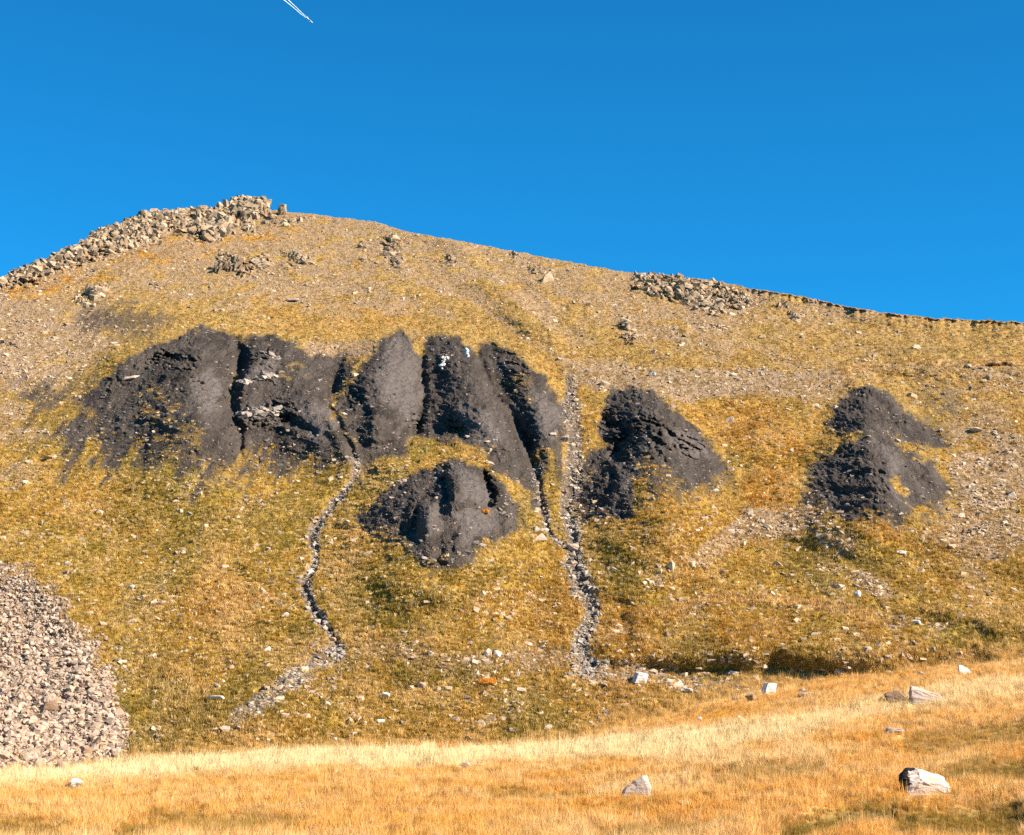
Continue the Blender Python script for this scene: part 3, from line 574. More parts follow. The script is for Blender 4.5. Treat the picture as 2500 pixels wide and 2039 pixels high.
def merged(pos, size, eul, protos, tint, name, mat):
    pick = rng.integers(0, len(protos), len(pos)); VV = []; FF = []; TT = []; off = 0
    R = euler_mats(eul)
    for k, (v, f) in enumerate(protos):
        s = np.where(pick == k)[0]
        if len(s) == 0: continue
        x = np.einsum('nij,vj->nvi', R[s], v) * size[s][:, None, None] + pos[s][:, None, :]
        VV.append(x.reshape(-1, 3)); TT.append(np.repeat(tint[s], len(v)))
        FF.append((f[None] + (off + np.arange(len(s)) * len(v))[:, None, None]).reshape(-1, 3)); off += len(s) * len(v)
    return make_mesh(name, np.concatenate(VV), np.concatenate(FF), {'tint': ('FLOAT', np.concatenate(TT))}, mat)
def slope_eul(n, tilt=.25, along=.42):
    e = np.zeros((n, 3), np.float32); e[:, 0] = along + rng.normal(0, tilt, n); e[:, 1] = rng.normal(0, tilt, n); e[:, 2] = rng.normal(0, .7, n)
    return e

# ---- loose stones over the slope, one uncountable cover
def scatter(n, dens, smin, smax, pw, umin=-60, umax=2190, vmin=430, vmax=1640):
    u = rng.uniform(umin, umax, n); v = rng.uniform(vmin, vmax, n)
    ok = (v > np.interp(u, us, vr) + 3) & (v < np.interp(u, mus, vc) + 4)
    u = u[ok]; v = v[ok]
    d = hill_at(dens, u, v); ok = rng.uniform(0, 1, len(u)) < d; u = u[ok]; v = v[ok]
    p = hill_pt(u, v); s = smin * (rng.pareto(pw, len(u)) + 1); s = np.minimum(s, smax)
    return u, v, p, s
cl = sm(fbm(WX / 3.5, WY / 7, 3, 301), -.15, .45)
dens_r = np.clip(.10 + .85 * beige * (.35 + cl) + .42 * cl ** 3 * sm(V, 700, 1500) + .10 * cl + .6 * rockm + lsc * .5, 0, 1) * (1 - shale) * (1 - talus) * (1 - stream * .8) * (1 - pale * .7)
u, v, p, s = scatter(330000, dens_r, .09, .6, 2.2)
p[:, 2] -= s * .02
e = slope_eul(len(p))
me = merged(p, s, e, SLABS + BLOCKS[:5], rng.uniform(0, 1, len(p)), 'slope_rubble', M_ROCK)
tag(link('slope_rubble', me), 'loose beige stones strewn over the grassy mountainside', 'rubble', kind='stuff')
u, v, p, s = scatter(110000, np.clip(shale, 0, 1) * .55 * (1 - lit_bare * .75), .075, .5, 2.3, vmin=660, vmax=1560)
me = merged(p, s, slope_eul(len(p)), SLABS, rng.uniform(0, 1, len(p)) ** 2 * 1.6, 'shale_shards', M_SHALE)
tag(link('shale_shards', me), 'loose flakes of dark shale lying on the black mounds', 'shale flakes', kind='stuff')
u, v, p, s = scatter(90000, np.clip(stream, 0, 1), .065, .45, 2.2, umin=600, umax=1280, vmin=760, vmax=1420)
p[:, 2] += s * .1
me = merged(p, s, slope_eul(len(p), .35), BLOCKS + SLABS, rng.uniform(0, 1, len(p)), 'stream_gravel', M_STREAM)
tag(link('stream_gravel', me), 'grey gravel and cobbles filling both stream beds', 'gravel', kind='stuff')
# broken rock strewn below the crags
cr = np.zeros(U.shape, np.float32)
for pts in [[(-40, 612, .8, 20), (60, 590, .8, 22), (150, 560, .8, 24), (260, 520, .8, 28), (350, 495, .7, 26), (450, 500, .6, 22), (560, 470, .6, 18), (640, 465, .5, 12)], [(430, 570, .6, 18), (520, 570, .6, 20), (640, 545, .5, 16)], [(160, 625, .8, 18), (210, 625, .7, 16)],
            [(790, 520, .6, 16), (830, 545, .8, 18)], [(1330, 600, .7, 18), (1440, 625, .9, 26), (1540, 635, .8, 20), (1640, 645, .4, 14)], [(1080, 560, .4, 20), (1160, 580, .3, 16)], [(930, 540, .4, 14)] * 2, [(1640, 665, .5, 12), (1500, 685, .5, 12)], [(1290, 705, .6, 14), (1330, 705, .6, 10)],
            [(1240, 790, .4, 26), (1420, 800, .5, 28), (1600, 800, .5, 30), (1750, 815, .5, 26)], [(1380, 1195, .5, 14), (1480, 1140, .6, 16), (1560, 1095, .6, 20), (1680, 1080, .6, 24)], [(1860, 1300, .8, 10), (1960, 1306, .7, 9)],
            [(1780, 1215, .5, 24), (1830, 1245, .6, 16)], [(2020, 1080, .5, 40), (2110, 1040, .4, 50)], [(1290, 1392, .9, 10), (1400, 1425, 1, 13), (1550, 1432, .9, 13), (1700, 1412, .7, 10), (1900, 1388, .6, 9), (2128, 1358, .6, 9)], [(0, 700, .6, 60), (60, 740, .7, 50), (140, 700, .5, 50)], [(80, 920, .4, 40)] * 2]:
    cr = np.maximum(cr, band(warpU, warpV, pts))
u, v, p, s = scatter(90000, cr * (.25 + .75 * cl) * .55, .14, .85, 2.3)
p[:, 2] += s * .05
me = merged(p, s, slope_eul(len(p), .4), BLOCKS + SPIRES[:6] + SLABS, rng.uniform(.1, 1.1, len(p)), 'crag_debris', M_ROCK)
tag(link('crag_debris', me), 'broken beige rock strewn below the crags and along stony bands', 'rock debris', kind='stuff')
# debris fans of grey stones
fan = np.maximum(band(warpU, warpV, [(704, 1355, .9, 14), (660, 1390, .8, 22), (590, 1430, .8, 22), (540, 1465, .8, 15), (470, 1510, .6, 10)]), band(warpU, warpV, [(700, 1380, .6, 34), (760, 1390, .4, 24)]))
fan = np.maximum(fan, band(warpU, warpV, [(1215, 1380, .8, 22), (1300, 1405, .8, 14), (1420, 1430, .9, 16), (1560, 1432, .9, 16), (1700, 1420, .5, 10)]))
fan = np.maximum(fan, band(warpU, warpV, [(1110, 1360, .4, 30), (1180, 1385, .5, 24)]))
u, v, p, s = scatter(110000, fan * .7, .06, .36, 2.2, umin=380, umax=1800, vmin=1330, vmax=1560)
me = merged(p, s, slope_eul(len(p), .3), SLABS + BLOCKS, rng.uniform(0, 1., len(p)), 'debris_stones', M_STREAM)
tag(link('debris_stones', me), 'grey debris stones washed out where the streams end', 'debris', kind='stuff')
# talus cone at the left foot
u, v, p, s = scatter(95000, talus * (.75 + .25 * sm(V, 1250, 1500)), .06, .46, 1.9, umin=-160, umax=270, vmin=1130, vmax=1660)
s *= (.75 + .55 * np.clip((v - 1180) / 400, 0, 1)) * (.65 + .35 * hill_at(talus, u, v))
order = np.argsort(-s * (u > -5) * (v > 1190)); top = order[:215]; rest = order[215:]
p[:, 2] += rng.uniform(0, .10, len(p)) + s * .1
E = slope_eul(len(p), .4)
me = merged(p[rest], s[rest], E[rest], BLOCKS + SLABS, rng.uniform(.1, 1.1, len(rest)), 'talus_stones', M_TALUS)
tag(link('talus_stones', me), 'jumbled pinkish grey stones of the talus cone at lower left', 'talus', kind='stuff')
PM = {}
def proto_mesh(lst, k, mat, nm):
    key = (nm, k)
    if key not in PM:
        v_, f_ = lst[k]; PM[key] = make_mesh(nm, v_, f_, {'tint': ('FLOAT', np.full(len(v_), random.uniform(.2, .9)))}, mat)
    return PM[key]
for j in top:
    k = random.randrange(14); o = link('talus_rock', proto_mesh(BLOCKS if j % 3 else SLABS, k, M_TALUS if j % 4 else M_ROCK, 'talus_rock' + ('_b' if j % 3 else '_s') + ('_p' if j % 4 else '_r')))
    o.location = p[j]; o.rotation_euler = E[j]; o.scale = [float(s[j])] * 3
    zone = 'along its foot by the meadow' if v[j] > 1560 else 'on its ragged right margin' if poly_sd(np.array([u[j]]), np.array([v[j]]), TAL)[0] < 26 else 'in its upper part' if v[j] < 1330 else 'in its middle' if v[j] < 1450 else 'in its coarse lower part'
    lb = '%s %s rock of the left talus cone, %s' % ('pinkish' if j % 4 else 'beige', 'blocky' if j % 3 else 'flat', zone)
    tag(o, lb, 'rock', lb.replace(' rock of', ' rocks of'))

# ------------------------------------------------------------------ rock outcrops (each one a thing)
def outcrop(lines, n, smin, smax, protos, label, name='rock_outcrop', cat='rock outcrop', up=.06, tilt=.38, mat=None, raw=False, lean=.3, fixed_rot=None):
    if smax > .85 and not raw: n = int(n * 2.7); smin *= .55; smax *= .72
    us_, vs_ = [], []
    for _ in range(n):
        i = random.randrange(len(lines)); pl = lines[i]; j = random.randrange(len(pl) - 1); t = random.random()
        a, b = pl[j], pl[j + 1]; wdt = a[2] + (b[2] - a[2]) * t
        us_.append(a[0] + (b[0] - a[0]) * t + random.gauss(0, wdt * .5)); vs_.append(a[1] + (b[1] - a[1]) * t + random.gauss(.1, .6) * wdt)
    us_ = np.array(us_); vs_ = np.array(vs_)
    vs_ = np.maximum(vs_, np.interp(us_, us, vr) + .5)
    pp = hill_pt(us_, vs_); ss = np.array([smin + (smax - smin) * random.random() ** 3.4 for _ in range(n)], np.float32)
    pp[:, 2] += ss * up
    e = np.zeros((n, 3), np.float32); e[:, 0] = rng.normal(.1, tilt, n); e[:, 1] = rng.normal(lean, tilt, n); e[:, 2] = np.where(rng.uniform(0, 1, n) < .6, rng.normal(.4, .45, n), rng.uniform(0, 6.28, n)) if fixed_rot is None else rng.normal(fixed_rot, .15, n)
    c = pp.mean(0).astype(np.float32)
    me = merged(pp - c, ss, e, protos, rng.uniform(0, 1, n), name, mat or M_CRAG)
    o = link(name, me); o.location = c; return tag(o, label, cat)
MIXR = BLOCKS[:6] + SPIRES[:10] + SLABS[:6]
outcrop([[(-40, 598, 12), (0, 580, 12), (50, 566, 12), (110, 548, 14)]], 330, .35, 2.0, MIXR, 'jagged beige rocks lining the skyline at the far left edge')
outcrop([[(110, 548, 14), (180, 515, 16), (215, 492, 16)]], 330, .35, 2.2, MIXR, 'broken rock band on the skyline left of the rounded shoulder')
outcrop([[(210, 488, 14), (280, 462, 18), (345, 445, 14)], [(230, 510, 18), (330, 480, 22)]], 480, .3, 2.1, MIXR, 'rubbly rock shoulder on the skyline left of the summit crag')
outcrop([[(345, 443, 8), (400, 438, 8), (470, 432, 8)], [(360, 462, 14), (410, 466, 18)]], 300, .3, 1.6, MIXR, 'low flat topped rocks on the skyline just left of the summit')
outcrop([[(480, 428, 8), (515, 420, 10), (550, 430, 8)], [(500, 440, 12), (525, 445, 12)]], 230, .5, 2.6, SPIRES + BLOCKS[:6], 'pointed summit crag, highest rocks on the skyline', up=.2)
outcrop([[(410, 470, 16), (450, 462, 22), (485, 460, 18)], [(430, 485, 14), (470, 480, 14)]], 240, .5, 2.6, SPIRES + BLOCKS[:4], 'craggy buttress below and left of the summit crag', up=.18)
outcrop([[(586, 444, 1.3), (589, 446, 1.3)]], 8, 1.2, 2.3, SPIRES, raw=True, lean=0., label= 'small pinnacle standing on the skyline right of the summit', name='rock_pinnacle', cat='rock pinnacle', up=.22, tilt=.2)
outcrop([[(505, 470, 8), (530, 478, 8)], [(545, 465, 6), (600, 462, 8), (640, 458, 6)]], 110, .35, 1.5, MIXR, 'scattered crag pieces just below the pinnacle')
outcrop([[(448, 562, 5), (470, 552, 8), (500, 556, 7)]], 60, 1.0, 2.3, BLADES, 'outcrop of upright striped rock blades below the orange grass band', up=.25, tilt=.12, fixed_rot=.2)
outcrop([[(455, 538, 4), (490, 532, 5)]], 40, .5, 1.3, SLABS, 'thin tilted slabs on top of the striped outcrop', up=.2)
outcrop([[(530, 540, 7), (555, 548, 8), (540, 555, 6)]], 60, .4, 1.8, SLABS + BLOCKS, 'tilted slab outcrop right of the striped blades')
outcrop([[(605, 535, 6), (640, 545, 6)]], 45, .4, 1.5, MIXR, 'low outcrop third from the left in the row below the summit')
outcrop([[(180, 606, 5), (195, 614, 8), (215, 608, 6)]], 60, .7, 1.9, BLADES + BLOCKS[:3], 'dark hollowed outcrop of upright blades on the left scree slope', up=.25, tilt=.15, fixed_rot=.1)
outcrop([[(160, 625, 8), (185, 635, 6)]], 40, .3, 1.0, MIXR, 'loose rocks spilling left below the hollowed outcrop')
outcrop([[(312, 590, 4), (330, 596, 4)]], 16, .4, 1.1, SLABS, 'small slanted slab outcrop between the striped and the hollowed outcrops')
outcrop([[(812, 500, 5), (825, 495, 6)]], 22, .7, 1.9, MIXR, 'pale topped boulders with a spike in the upper middle of the slope')
outcrop([[(800, 525, 9), (825, 535, 10), (835, 548, 8)]], 75, .4, 1.6, MIXR, 'dark shadowed crag below the spiky boulders in the upper middle')
outcrop([[(748, 512, 5), (762, 520, 6)]], 22, .4, 1.2, MIXR, 'small crag left of the spiky boulders')
outcrop([[(930, 535, 5), (950, 545, 5)]], 22, .4, 1.3, SLABS + BLOCKS, 'small slab outcrop on the slope right of the spiky boulders')
outcrop([[(1065, 530, 4), (1080, 536, 4)]], 16, .4, 1.2, MIXR, 'dark little crag just under the skyline in the middle')
outcrop([[(1100, 560, 4), (1125, 568, 4)]], 18, .4, 1.2, MIXR, 'reddish brown crag left of the big pale boulder')
outcrop([[(1315, 578, 5), (1360, 582, 8), (1400, 588, 12)], [(1340, 600, 8), (1400, 612, 10)]], 230, .4, 1.6, SPIRES + SLABS + BLOCKS[:5], 'left half of the broken crag under the right skyline', up=.05, tilt=.5)
outcrop([[(1400, 592, 14), (1450, 602, 18), (1510, 612, 16)], [(1410, 618, 12), (1500, 634, 16)]], 340, .4, 1.7, SPIRES + SLABS + BLOCKS[:5], 'right half of the broken crag under the right skyline', up=.05, tilt=.5)
outcrop([[(1510, 615, 10), (1560, 628, 8)]], 70, .25, .9, MIXR, 'pale rubble trailing off right of the broken crag')
outcrop([[(1300, 684, 2.5), (1305, 676, 2.5)]], 12, .9, 1.5, BLOCKS, 'lone rock pillar standing on the grassy slope', name='rock_pillar', cat='rock pillar', up=.55, tilt=.15)
outcrop([[(1298, 705, 7), (1325, 702, 6)]], 45, .25, 1.0, SLABS, 'pale debris just below the lone rock pillar')
outcrop([[(1640, 656, 5), (1662, 666, 5)]], 36, .4, 1.3, MIXR, 'small crag beneath the right skyline, right of the broken crag')
outcrop([[(1480, 676, 4), (1505, 686, 4)]], 26, .3, .9, MIXR, 'small grey outcrop straight below the broken crag')
outcrop([[(1678, 628, 2), (1702, 629, 3)]], 18, .5, 1.4, BLOCKS, 'dark knob of rock on the right skyline', mat=M_BROWN)
outcrop([[(1605, 640, 6), (1640, 640, 5)]], 24, .25, .8, MIXR, 'scatter of small rocks under the turf lip of the right skyline')
outcrop([[(0, 712, 3), (40, 722, 4)]], 26, .4, 1.1, SLABS, 'low dark rock step at the left edge beside the scree', mat=M_BROWN)
outcrop([[(1735, 1160, 9), (1760, 1150, 8)], [(2000, 1120, 10), (2060, 1090, 10)]], 60, .25, .9, MIXR, 'rubble patches on the right slope below the rightmost mound')
outcrop([[(500, 800, 3), (535, 788, 5), (570, 782, 3)]], 60, .5, 1.3, SLABS, 'pale grey slab ledge on the left shale mound, upper of two', mat=M_STREAM, up=.02, tilt=.2, raw=True)
outcrop([[(495, 866, 3), (540, 860, 8), (590, 856, 4)]], 90, .5, 1.4, SLABS, 'pale grey slab ledge on the left shale mound, lower and wider of two', mat=M_STREAM, up=.02, tilt=.2, raw=True)
outcrop([[(545, 735, 3), (575, 745, 4)]], 30, .4, 1.1, SLABS, 'small light rock ledge near the top of the left shale mound', mat=M_STREAM, up=.02, tilt=.25, raw=True)
outcrop([[(918, 762, 4), (925, 748, 4)]], 22, .35, .9, BLOCKS, 'patch of white rocks on the dark middle shale mound', mat=M_WHITE, up=.1)
outcrop([[(968, 730, 1.5), (972, 745, 1.5)]], 7, .3, .6, BLOCKS, 'tiny white rock streak right of the white patch on the middle mound', mat=M_WHITE, up=.1)

# ------------------------------------------------------------------ single boulders, source-picture pixels (2500 wide)
def boulder_mesh(w_, d_, h_, kind, mat, seed):
    random.seed(seed)
    if kind == 'slab': pts = [(a * (1 - random.random() * .55), b * (1 - random.random() * .5), c * (1 - random.random() * .7)) for a in (-1, 1) for b in (-1, 1) for c in (-1, 1)] + [(random.uniform(-.7, .7), random.uniform(-.7, .7), random.choice((-1, 1)) * 1.05) for _ in range(5)]
    elif kind == 'wedge_right': pts = [(-.95, -.8, -1), (-.9, .8, -1), (1, -.6, -1), (1, .6, -1), (-.98, -.5, .95), (-.8, .5, 1), (-.5, 0, .95), (.35, -.3, .1), (.3, .4, .15), (-1, -.7, .1)]
    elif kind == 'wedge_left': pts = [(-1, -.6, -1), (-1, .6, -1), (.95, -.8, -1), (.9, .8, -1), (.45, -.2, 1), (.7, .3, .95), (.9, -.3, .2), (-.4, -.3, .35), (-.2, .4, .45), (-.9, 0, -.3)]
    elif kind == 'long': pts = [(-.95, -.7, -1), (-.9, .8, -1), (1, -.6, -1), (1, .7, -1), (-1, -.4, .35), (-.75, .1, .95), (-.95, .5, .5), (-.4, -.4, .9), (.3, -.1, .62), (.75, 0, .35), (1, .2, -.25), (.8, -.6, -.1), (-.3, -.85, .1), (-.2, .7, .8), (.6, .7, .2), (-.85, -.65, -.1)]
    elif kind == 'block': pts = [(a + random.uniform(-.18, .18), b + random.uniform(-.18, .18), c + random.uniform(-.22, .1)) for a, b, c in [(-.85, -.8, -1), (-.9, .8, -1), (.9, -.8, -1), (.9, .8, -1), (-.45, -.75, .8), (-.4, .7, .95), (1, -.7, .8), (.95, .7, .9), (.2, -.8, .98), (.3, -1, -.1), (-.7, -.9, 0)]]
    else: pts = [tuple(Vector((random.gauss(0, 1), random.gauss(0, 1), random.gauss(0, 1) * 1.0)).normalized() * random.uniform(.85, 1.1)) for _ in range(18)]
    v, f = hull(pts)
    bm = bmesh.new(); vs = [bm.verts.new(x) for x in v]
    for t in f: bm.faces.new([vs[i] for i in t])
    bmesh.ops.dissolve_limit(bm, angle_limit=.05, verts=bm.verts, edges=bm.edges)
    bmesh.ops.bevel(bm, geom=list(bm.edges), offset=.09, segments=2, profile=.6, affect='EDGES')
    bmesh.ops.triangulate(bm, faces=bm.faces)
    bmesh.ops.subdivide_edges(bm, edges=bm.edges, cuts=2 if w_ > .6 else 1, use_grid_fill=True)
    for q in bm.verts:
        c = q.co * 1.6 + Vector((seed, 0, 0))
        n = mnoise.noise(c) * .12 + mnoise.noise(c * 3.1) * .07 + abs(mnoise.noise(Vector((c.x * 2, c.y * 2, c.z * 3)))) * -.08
        q.co += q.co.normalized() * n
        q.co = Vector((q.co.x * w_ / 2, q.co.y * d_ / 2, q.co.z * h_ / 2))
    bmesh.ops.triangulate(bm, faces=bm.faces)
    me = bpy.data.meshes.new('boulder'); bm.to_mesh(me); bm.free(); me.materials.append(mat)
    a = me.attributes.new('tint', 'FLOAT', 'POINT'); a.data.foreach_set('value', np.full(len(me.vertices), .5 + .2 * math.sin(seed * 7.7), np.float32))
    random.seed(seed + 1000)
    return me
CLEAR = []
def boulder(su, sv_, sw, sh_, kind, mat, label, rz=0., ry=0., rx=0., name='boulder', cat='boulder', sink=.18):
    pu, pv = su / 1.17481, (sv_ + sh_ * .42) / 1.17481
    g = ground_pt(pu, pv); y = g[1]; px = 1.06 / 1.17481 / FP * y
    W_ = sw * px; H_ = sh_ * px * 1.12
    dep = W_ * (.75 if kind != 'slab' else .8)
    me = boulder_mesh(W_, dep, H_, kind, mat, len(CLEAR) + 1)
    o = link(name, me); o.rotation_euler = (rx, ry + (random.uniform(-.2, .2) if sw < 40 else 0), rz + (random.uniform(-.6, .6) if sw < 40 else 0))
    o.location = (g[0], g[1] + dep * .25, g[2] + H_ * (.5 - sink))
    if in_meadow(pu, pv): o.location.z += .07 + H_ * .06
    else: o.location.z += dep * .12
    CLEAR.append((g[0], g[1], W_ * .55)); return tag(o, label, cat)
B = boulder
b1 = B(2263, 1919, 112, 60, 'long', M_TANBLOTCH, 'large pale boulder with a left end painted black as shade in the golden meadow', rz=.1)
B(1555, 1942, 70, 50, 'wedge_left', M_PALE, 'triangular pale boulder sloping left in the front meadow grass', rz=-.1)
B(2273, 1709, 98, 40, 'wedge_right', M_PALE, 'big wedge shaped slab tapering right at the meadow\'s upper edge', rz=.05)
B(2186, 1711, 48, 22, 'slab', M_BROWN, 'low dark streaked rock just left of the big wedge slab', ry=-.2)
B(1876, 1685, 38, 30, 'block', M_WHITE, 'white leaning block shaped like a parallelogram at the foot of the grassy knoll', ry=.1)
B(1833, 1709, 26, 12, 'slab', M_BROWN, 'small dark brown rock below left of the leaning white block')
B(1562, 1663, 34, 24, 'block', M_WHITE, 'bright white block by the end of the right stream')
B(182, 1921, 38, 22, 'round', M_WHITE, 'bright white rounded boulder at the meadow edge below the talus cone')
B(118, 1731, 38, 24, 'block', M_BROWN, 'big brown block standing out of the middle of the talus cone', rz=.3)
B(207, 1843, 28, 20, 'block', M_BROWN, 'brown block near the lower right corner of the talus cone')
B(152, 1885, 34, 20, 'wedge_right', M_BROWN, 'brown slanted rock at the foot of the talus cone above the white boulder', ry=.4)
B(190, 1818, 28, 18, 'slab', M_PINK, 'pinkish slab inside the lower right of the talus cone', ry=.3)
B(526, 1717, 44, 9, 'slab', M_WHITE, 'long flat white slab in the pale grass left of the debris fan')
B(941, 1706, 25, 10, 'slab', M_WHITE, 'flat white stone above the middle of the lower grass slope')
B(797, 1724, 20, 15, 'round', M_PALE, 'rounded pale stone beside the debris fan\'s right side')
B(670, 1735, 22, 8, 'slab', M_BROWN, 'dark shadowed flat rock on the debris fan\'s lower edge')
B(1030, 1677, 26, 18, 'round', M_PINK, 'pinkish lump among the rubble band in the lower middle')
B(1192, 1600, 24, 22, 'round', M_LICH, 'boulder coated with orange lichen in the lower middle')
B(1214, 1602, 22, 20, 'round', M_WHITE, 'white boulder touching the orange lichen boulder')
B(1264, 1648, 9, 16, 'wedge_left', M_WHITE, 'small upright white stone right of the lichen boulder', name='stone', cat='stone')
B(1309, 1297, 28, 16, 'round', M_PALE, 'pale boulder left of the thin middle stream', )
B(1315, 1319, 36, 15, 'wedge_left', M_PINK, 'flat pinkish rock just below the pale boulder by the thin stream')
B(1400, 1341, 34, 18, 'slab', M_PINK, 'grey slab lying in the right stream bed', ry=.2)
B(1393, 1374, 20, 13, 'round', M_PINK, 'rounded rock in the right stream bed below the grey slab')
B(1382, 1075, 24, 22, 'round', M_PALE, 'pale round boulder on orange grass beside the upper right stream')
B(1336, 1779, 21, 11, 'block', M_WHITE, 'squarish white stone low on the slope below the right stream')
B(928, 1766, 22, 11, 'slab', M_WHITE, 'white stone at the top of a rubble trail in the lower middle')
B(1216, 1819, 13, 9, 'round', M_WHITE, 'small white stone above the meadow near the middle', name='stone', cat='stone')
B(818, 1811, 12, 9, 'round', M_WHITE, 'small white stone directly above the meadow edge, lower left of middle', name='stone', cat='stone')
B(655, 1813, 13, 8, 'round', M_WHITE, 'small white stone right of the dark end of the debris fan', name='stone', cat='stone')
B(854, 1845, 26, 7, 'slab', M_PALE, 'flat pale slab half sunk in the meadow\'s pale upper edge')
B(1025, 1735, 10, 8, 'round', M_PALE, 'small pale stone on the lower middle grass slope', name='stone', cat='stone')
B(811, 1564, 34, 9, 'slab', M_PINK, 'pinkish slab at the bottom of the left stream bed')
B(767, 1581, 19, 9, 'slab', M_PINK, 'smaller pinkish slab left of the one at the stream\'s end')
B(771, 1524, 26, 11, 'slab', M_PALE, 'pale slab on the left bank of the lower left stream')
B(651, 1589, 20, 12, 'wedge_left', M_WHITE, 'white wedge stone on the grass left of the stream end')
B(757, 1397, 22, 10, 'slab', M_WHITE, 'white rock lying in the left stream bed')
B(543, 1669, 14, 9, 'round', M_WHITE, 'white stone in the grass above the long flat white slab', name='stone', cat='stone')
B(321, 1438, 14, 8, 'slab', M_WHITE, 'lone white stone on the grass right of the talus top', name='stone', cat='stone')
B(321, 1526, 22, 7, 'slab', M_PALE, 'flat pale slab on the ochre slope right of the talus', name='stone', cat='stone')
B(461, 1562, 12, 7, 'round', M_PALE, 'little pale stone in the centre of the left ochre slope', name='stone', cat='stone')
B(1960, 1690, 18, 10, 'round', M_PALE, 'rounded pale stone right of the leaning white block')
B(1970, 1697, 44, 7, 'slab', M_PALE, 'thin pale slab right beneath the rounded stone')
B(1845, 1665, 20, 11, 'round', M_PALE, 'pale stone above left of the leaning white block')
B(1681, 1692, 28, 13, 'round', M_PALE, 'pale rounded boulder in the rubble right of the bright white block')
B(1653, 1676, 32, 15, 'wedge_left', M_PALE, 'broad pale rock in the rubble below the knoll\'s left end')
B(1794, 1714, 17, 11, 'round', M_PINK, 'grey stone left of the small dark brown rock')
B(1650, 1636, 18, 13, 'block', M_PALE, 'pale block at the foot of the knoll\'s dark left end')
B(1791, 1651, 30, 8, 'slab', M_WHITE, 'flat white slab under the dark foot of the knoll')
B(2357, 1641, 32, 20, 'wedge_right', M_WHITE, 'white pointed rock at the right end of the meadow edge')
B(2165, 1645, 24, 15, 'round', M_PALE, 'pale rounded rock at the knoll\'s right foot')
B(2250, 1645, 20, 11, 'round', M_PALE, 'second pale rock right of the knoll\'s foot')
B(2411, 1709, 20, 12, 'wedge_right', M_PINK, 'small grey wedge rock far right in the meadow')
B(2052, 1745, 21, 10, 'wedge_right', M_PINK, 'small grey rock in the meadow below the dark streaked rock')
B(2186, 1804, 50, 11, 'slab', M_PALE, 'long flat pinkish slab sunk in the right meadow')
B(1677, 1889, 30, 11, 'round', M_PALE, 'pale rock almost buried in grass right of the triangular boulder')
B(1803, 1760, 15, 8, 'round', M_WHITE, 'small white stone on the meadow slope right of middle', name='stone', cat='stone')
B(1709, 1766, 12, 10, 'round', M_WHITE, 'small whitish stone next to a dark one on the meadow border', name='stone', cat='stone')
B(1707, 1751, 12, 7, 'round', M_BROWN, 'small dark stone above the whitish one on the meadow border', name='stone', cat='stone')
B(1610, 1791, 21, 7, 'slab', M_WHITE, 'flat white stone at the left tip of the pale meadow strip')
B(1885, 1753, 12, 8, 'round', M_PALE, 'tiny pale stone in the meadow below the thin slab', name='stone', cat='stone')
B(1134, 1871, 36, 14, 'slab', M_PINK, 'pitted grey slab lying in the pale grass of the middle meadow')
B(1315, 1864, 20, 8, 'wedge_left', M_WHITE, 'thin white stone in the pale grass of the middle meadow')
B(1407, 1855, 19, 12, 'round', M_PALE, 'pale stone half hidden by grass right of the thin white stone')
B(137, 1994, 28, 8, 'slab', M_PALE, 'flat pale slab in the bottom left meadow')
B(166, 1992, 24, 13, 'round', M_PINK, 'lumpy grey stone beside the flat slab in the bottom left meadow')
B(218, 1998, 16, 6, 'slab', M_PALE, 'small flat stone right of the lumpy grey stone, bottom left', name='stone', cat='stone')
B(231, 1944, 14, 5, 'slab', M_PALE, 'faint pale stone in the grass below the white rounded boulder', name='stone', cat='stone')
B(2096, 1456, 27, 18, 'round', M_WHITE, 'white boulder on the right slope above the knoll crest')
B(2042, 1436, 38, 9, 'slab', M_PALE, 'long pale slab left of the white boulder above the knoll')
B(1641, 1444, 18, 10, 'round', M_PALE, 'pale rounded stone on the knoll\'s back left of the rubble line')
B(2200, 1355, 28, 9, 'slab', M_WHITE, 'white flat slab below the rightmost shale mound')
B(2237, 1522, 28, 10, 'slab', M_WHITE, 'white slab on the rubble strip at the knoll\'s right crest')
B(1782, 1027, 25, 14, 'wedge_left', M_PALE, 'pale wedge stone on the slope right of the second stream mound')
B(2227, 970, 28, 13, 'slab', M_ROCK, 'tilted beige slab right of the rightmost mound\'s tip', ry=.3)
B(2233, 987, 18, 10, 'round', M_ROCK, 'beige stone just below the tilted slab')
B(2384, 1051, 34, 18, 'round', M_PALE, 'broad pale boulder on the right slope beyond the shale mounds')
B(2298, 1054, 15, 9, 'round', M_PALE, 'small pale boulder left of the broad one on the right slope')
B(2470, 1212, 26, 16, 'wedge_left', M_PALE, 'pale pointed rock near the right edge')
B(1747, 1202, 16, 7, 'slab', M_WHITE, 'white flat stone on ochre grass below the second stream mound', name='stone', cat='stone')
B(1593, 915, 19, 8, 'slab', M_WHITE, 'pale stone in the rubble band above the right stream mound', name='stone', cat='stone')
B(1335, 679, 34, 26, 'wedge_left', M_ROCK, 'big pale pointed boulder under the middle skyline')
B(887, 630, 15, 14, 'block', M_ROCK, 'beige block left of the shadowed upper middle crag')
B(1400, 742, 13, 10, 'round', M_ROCK, 'small beige boulder with dark side on the upper middle slope')
B(1860, 828, 21, 8, 'slab', M_ROCK, 'flat beige stone on the upper right slope')
B(2238, 848, 24, 12, 'wedge_left', M_ROCK, 'beige leaning slab on the far upper right slope')
B(2098, 845, 14, 8, 'round', M_ROCK, 'small beige stone on the right slope left of the leaning slab', name='stone', cat='stone')
B(2370, 950, 16, 12, 'round', M_SHALE, 'grey bluish stone on the right slope', name='stone', cat='stone')
B(715, 737, 34, 6, 'slab', M_PALE, 'thin pale slab on the slope above the left shale mound')
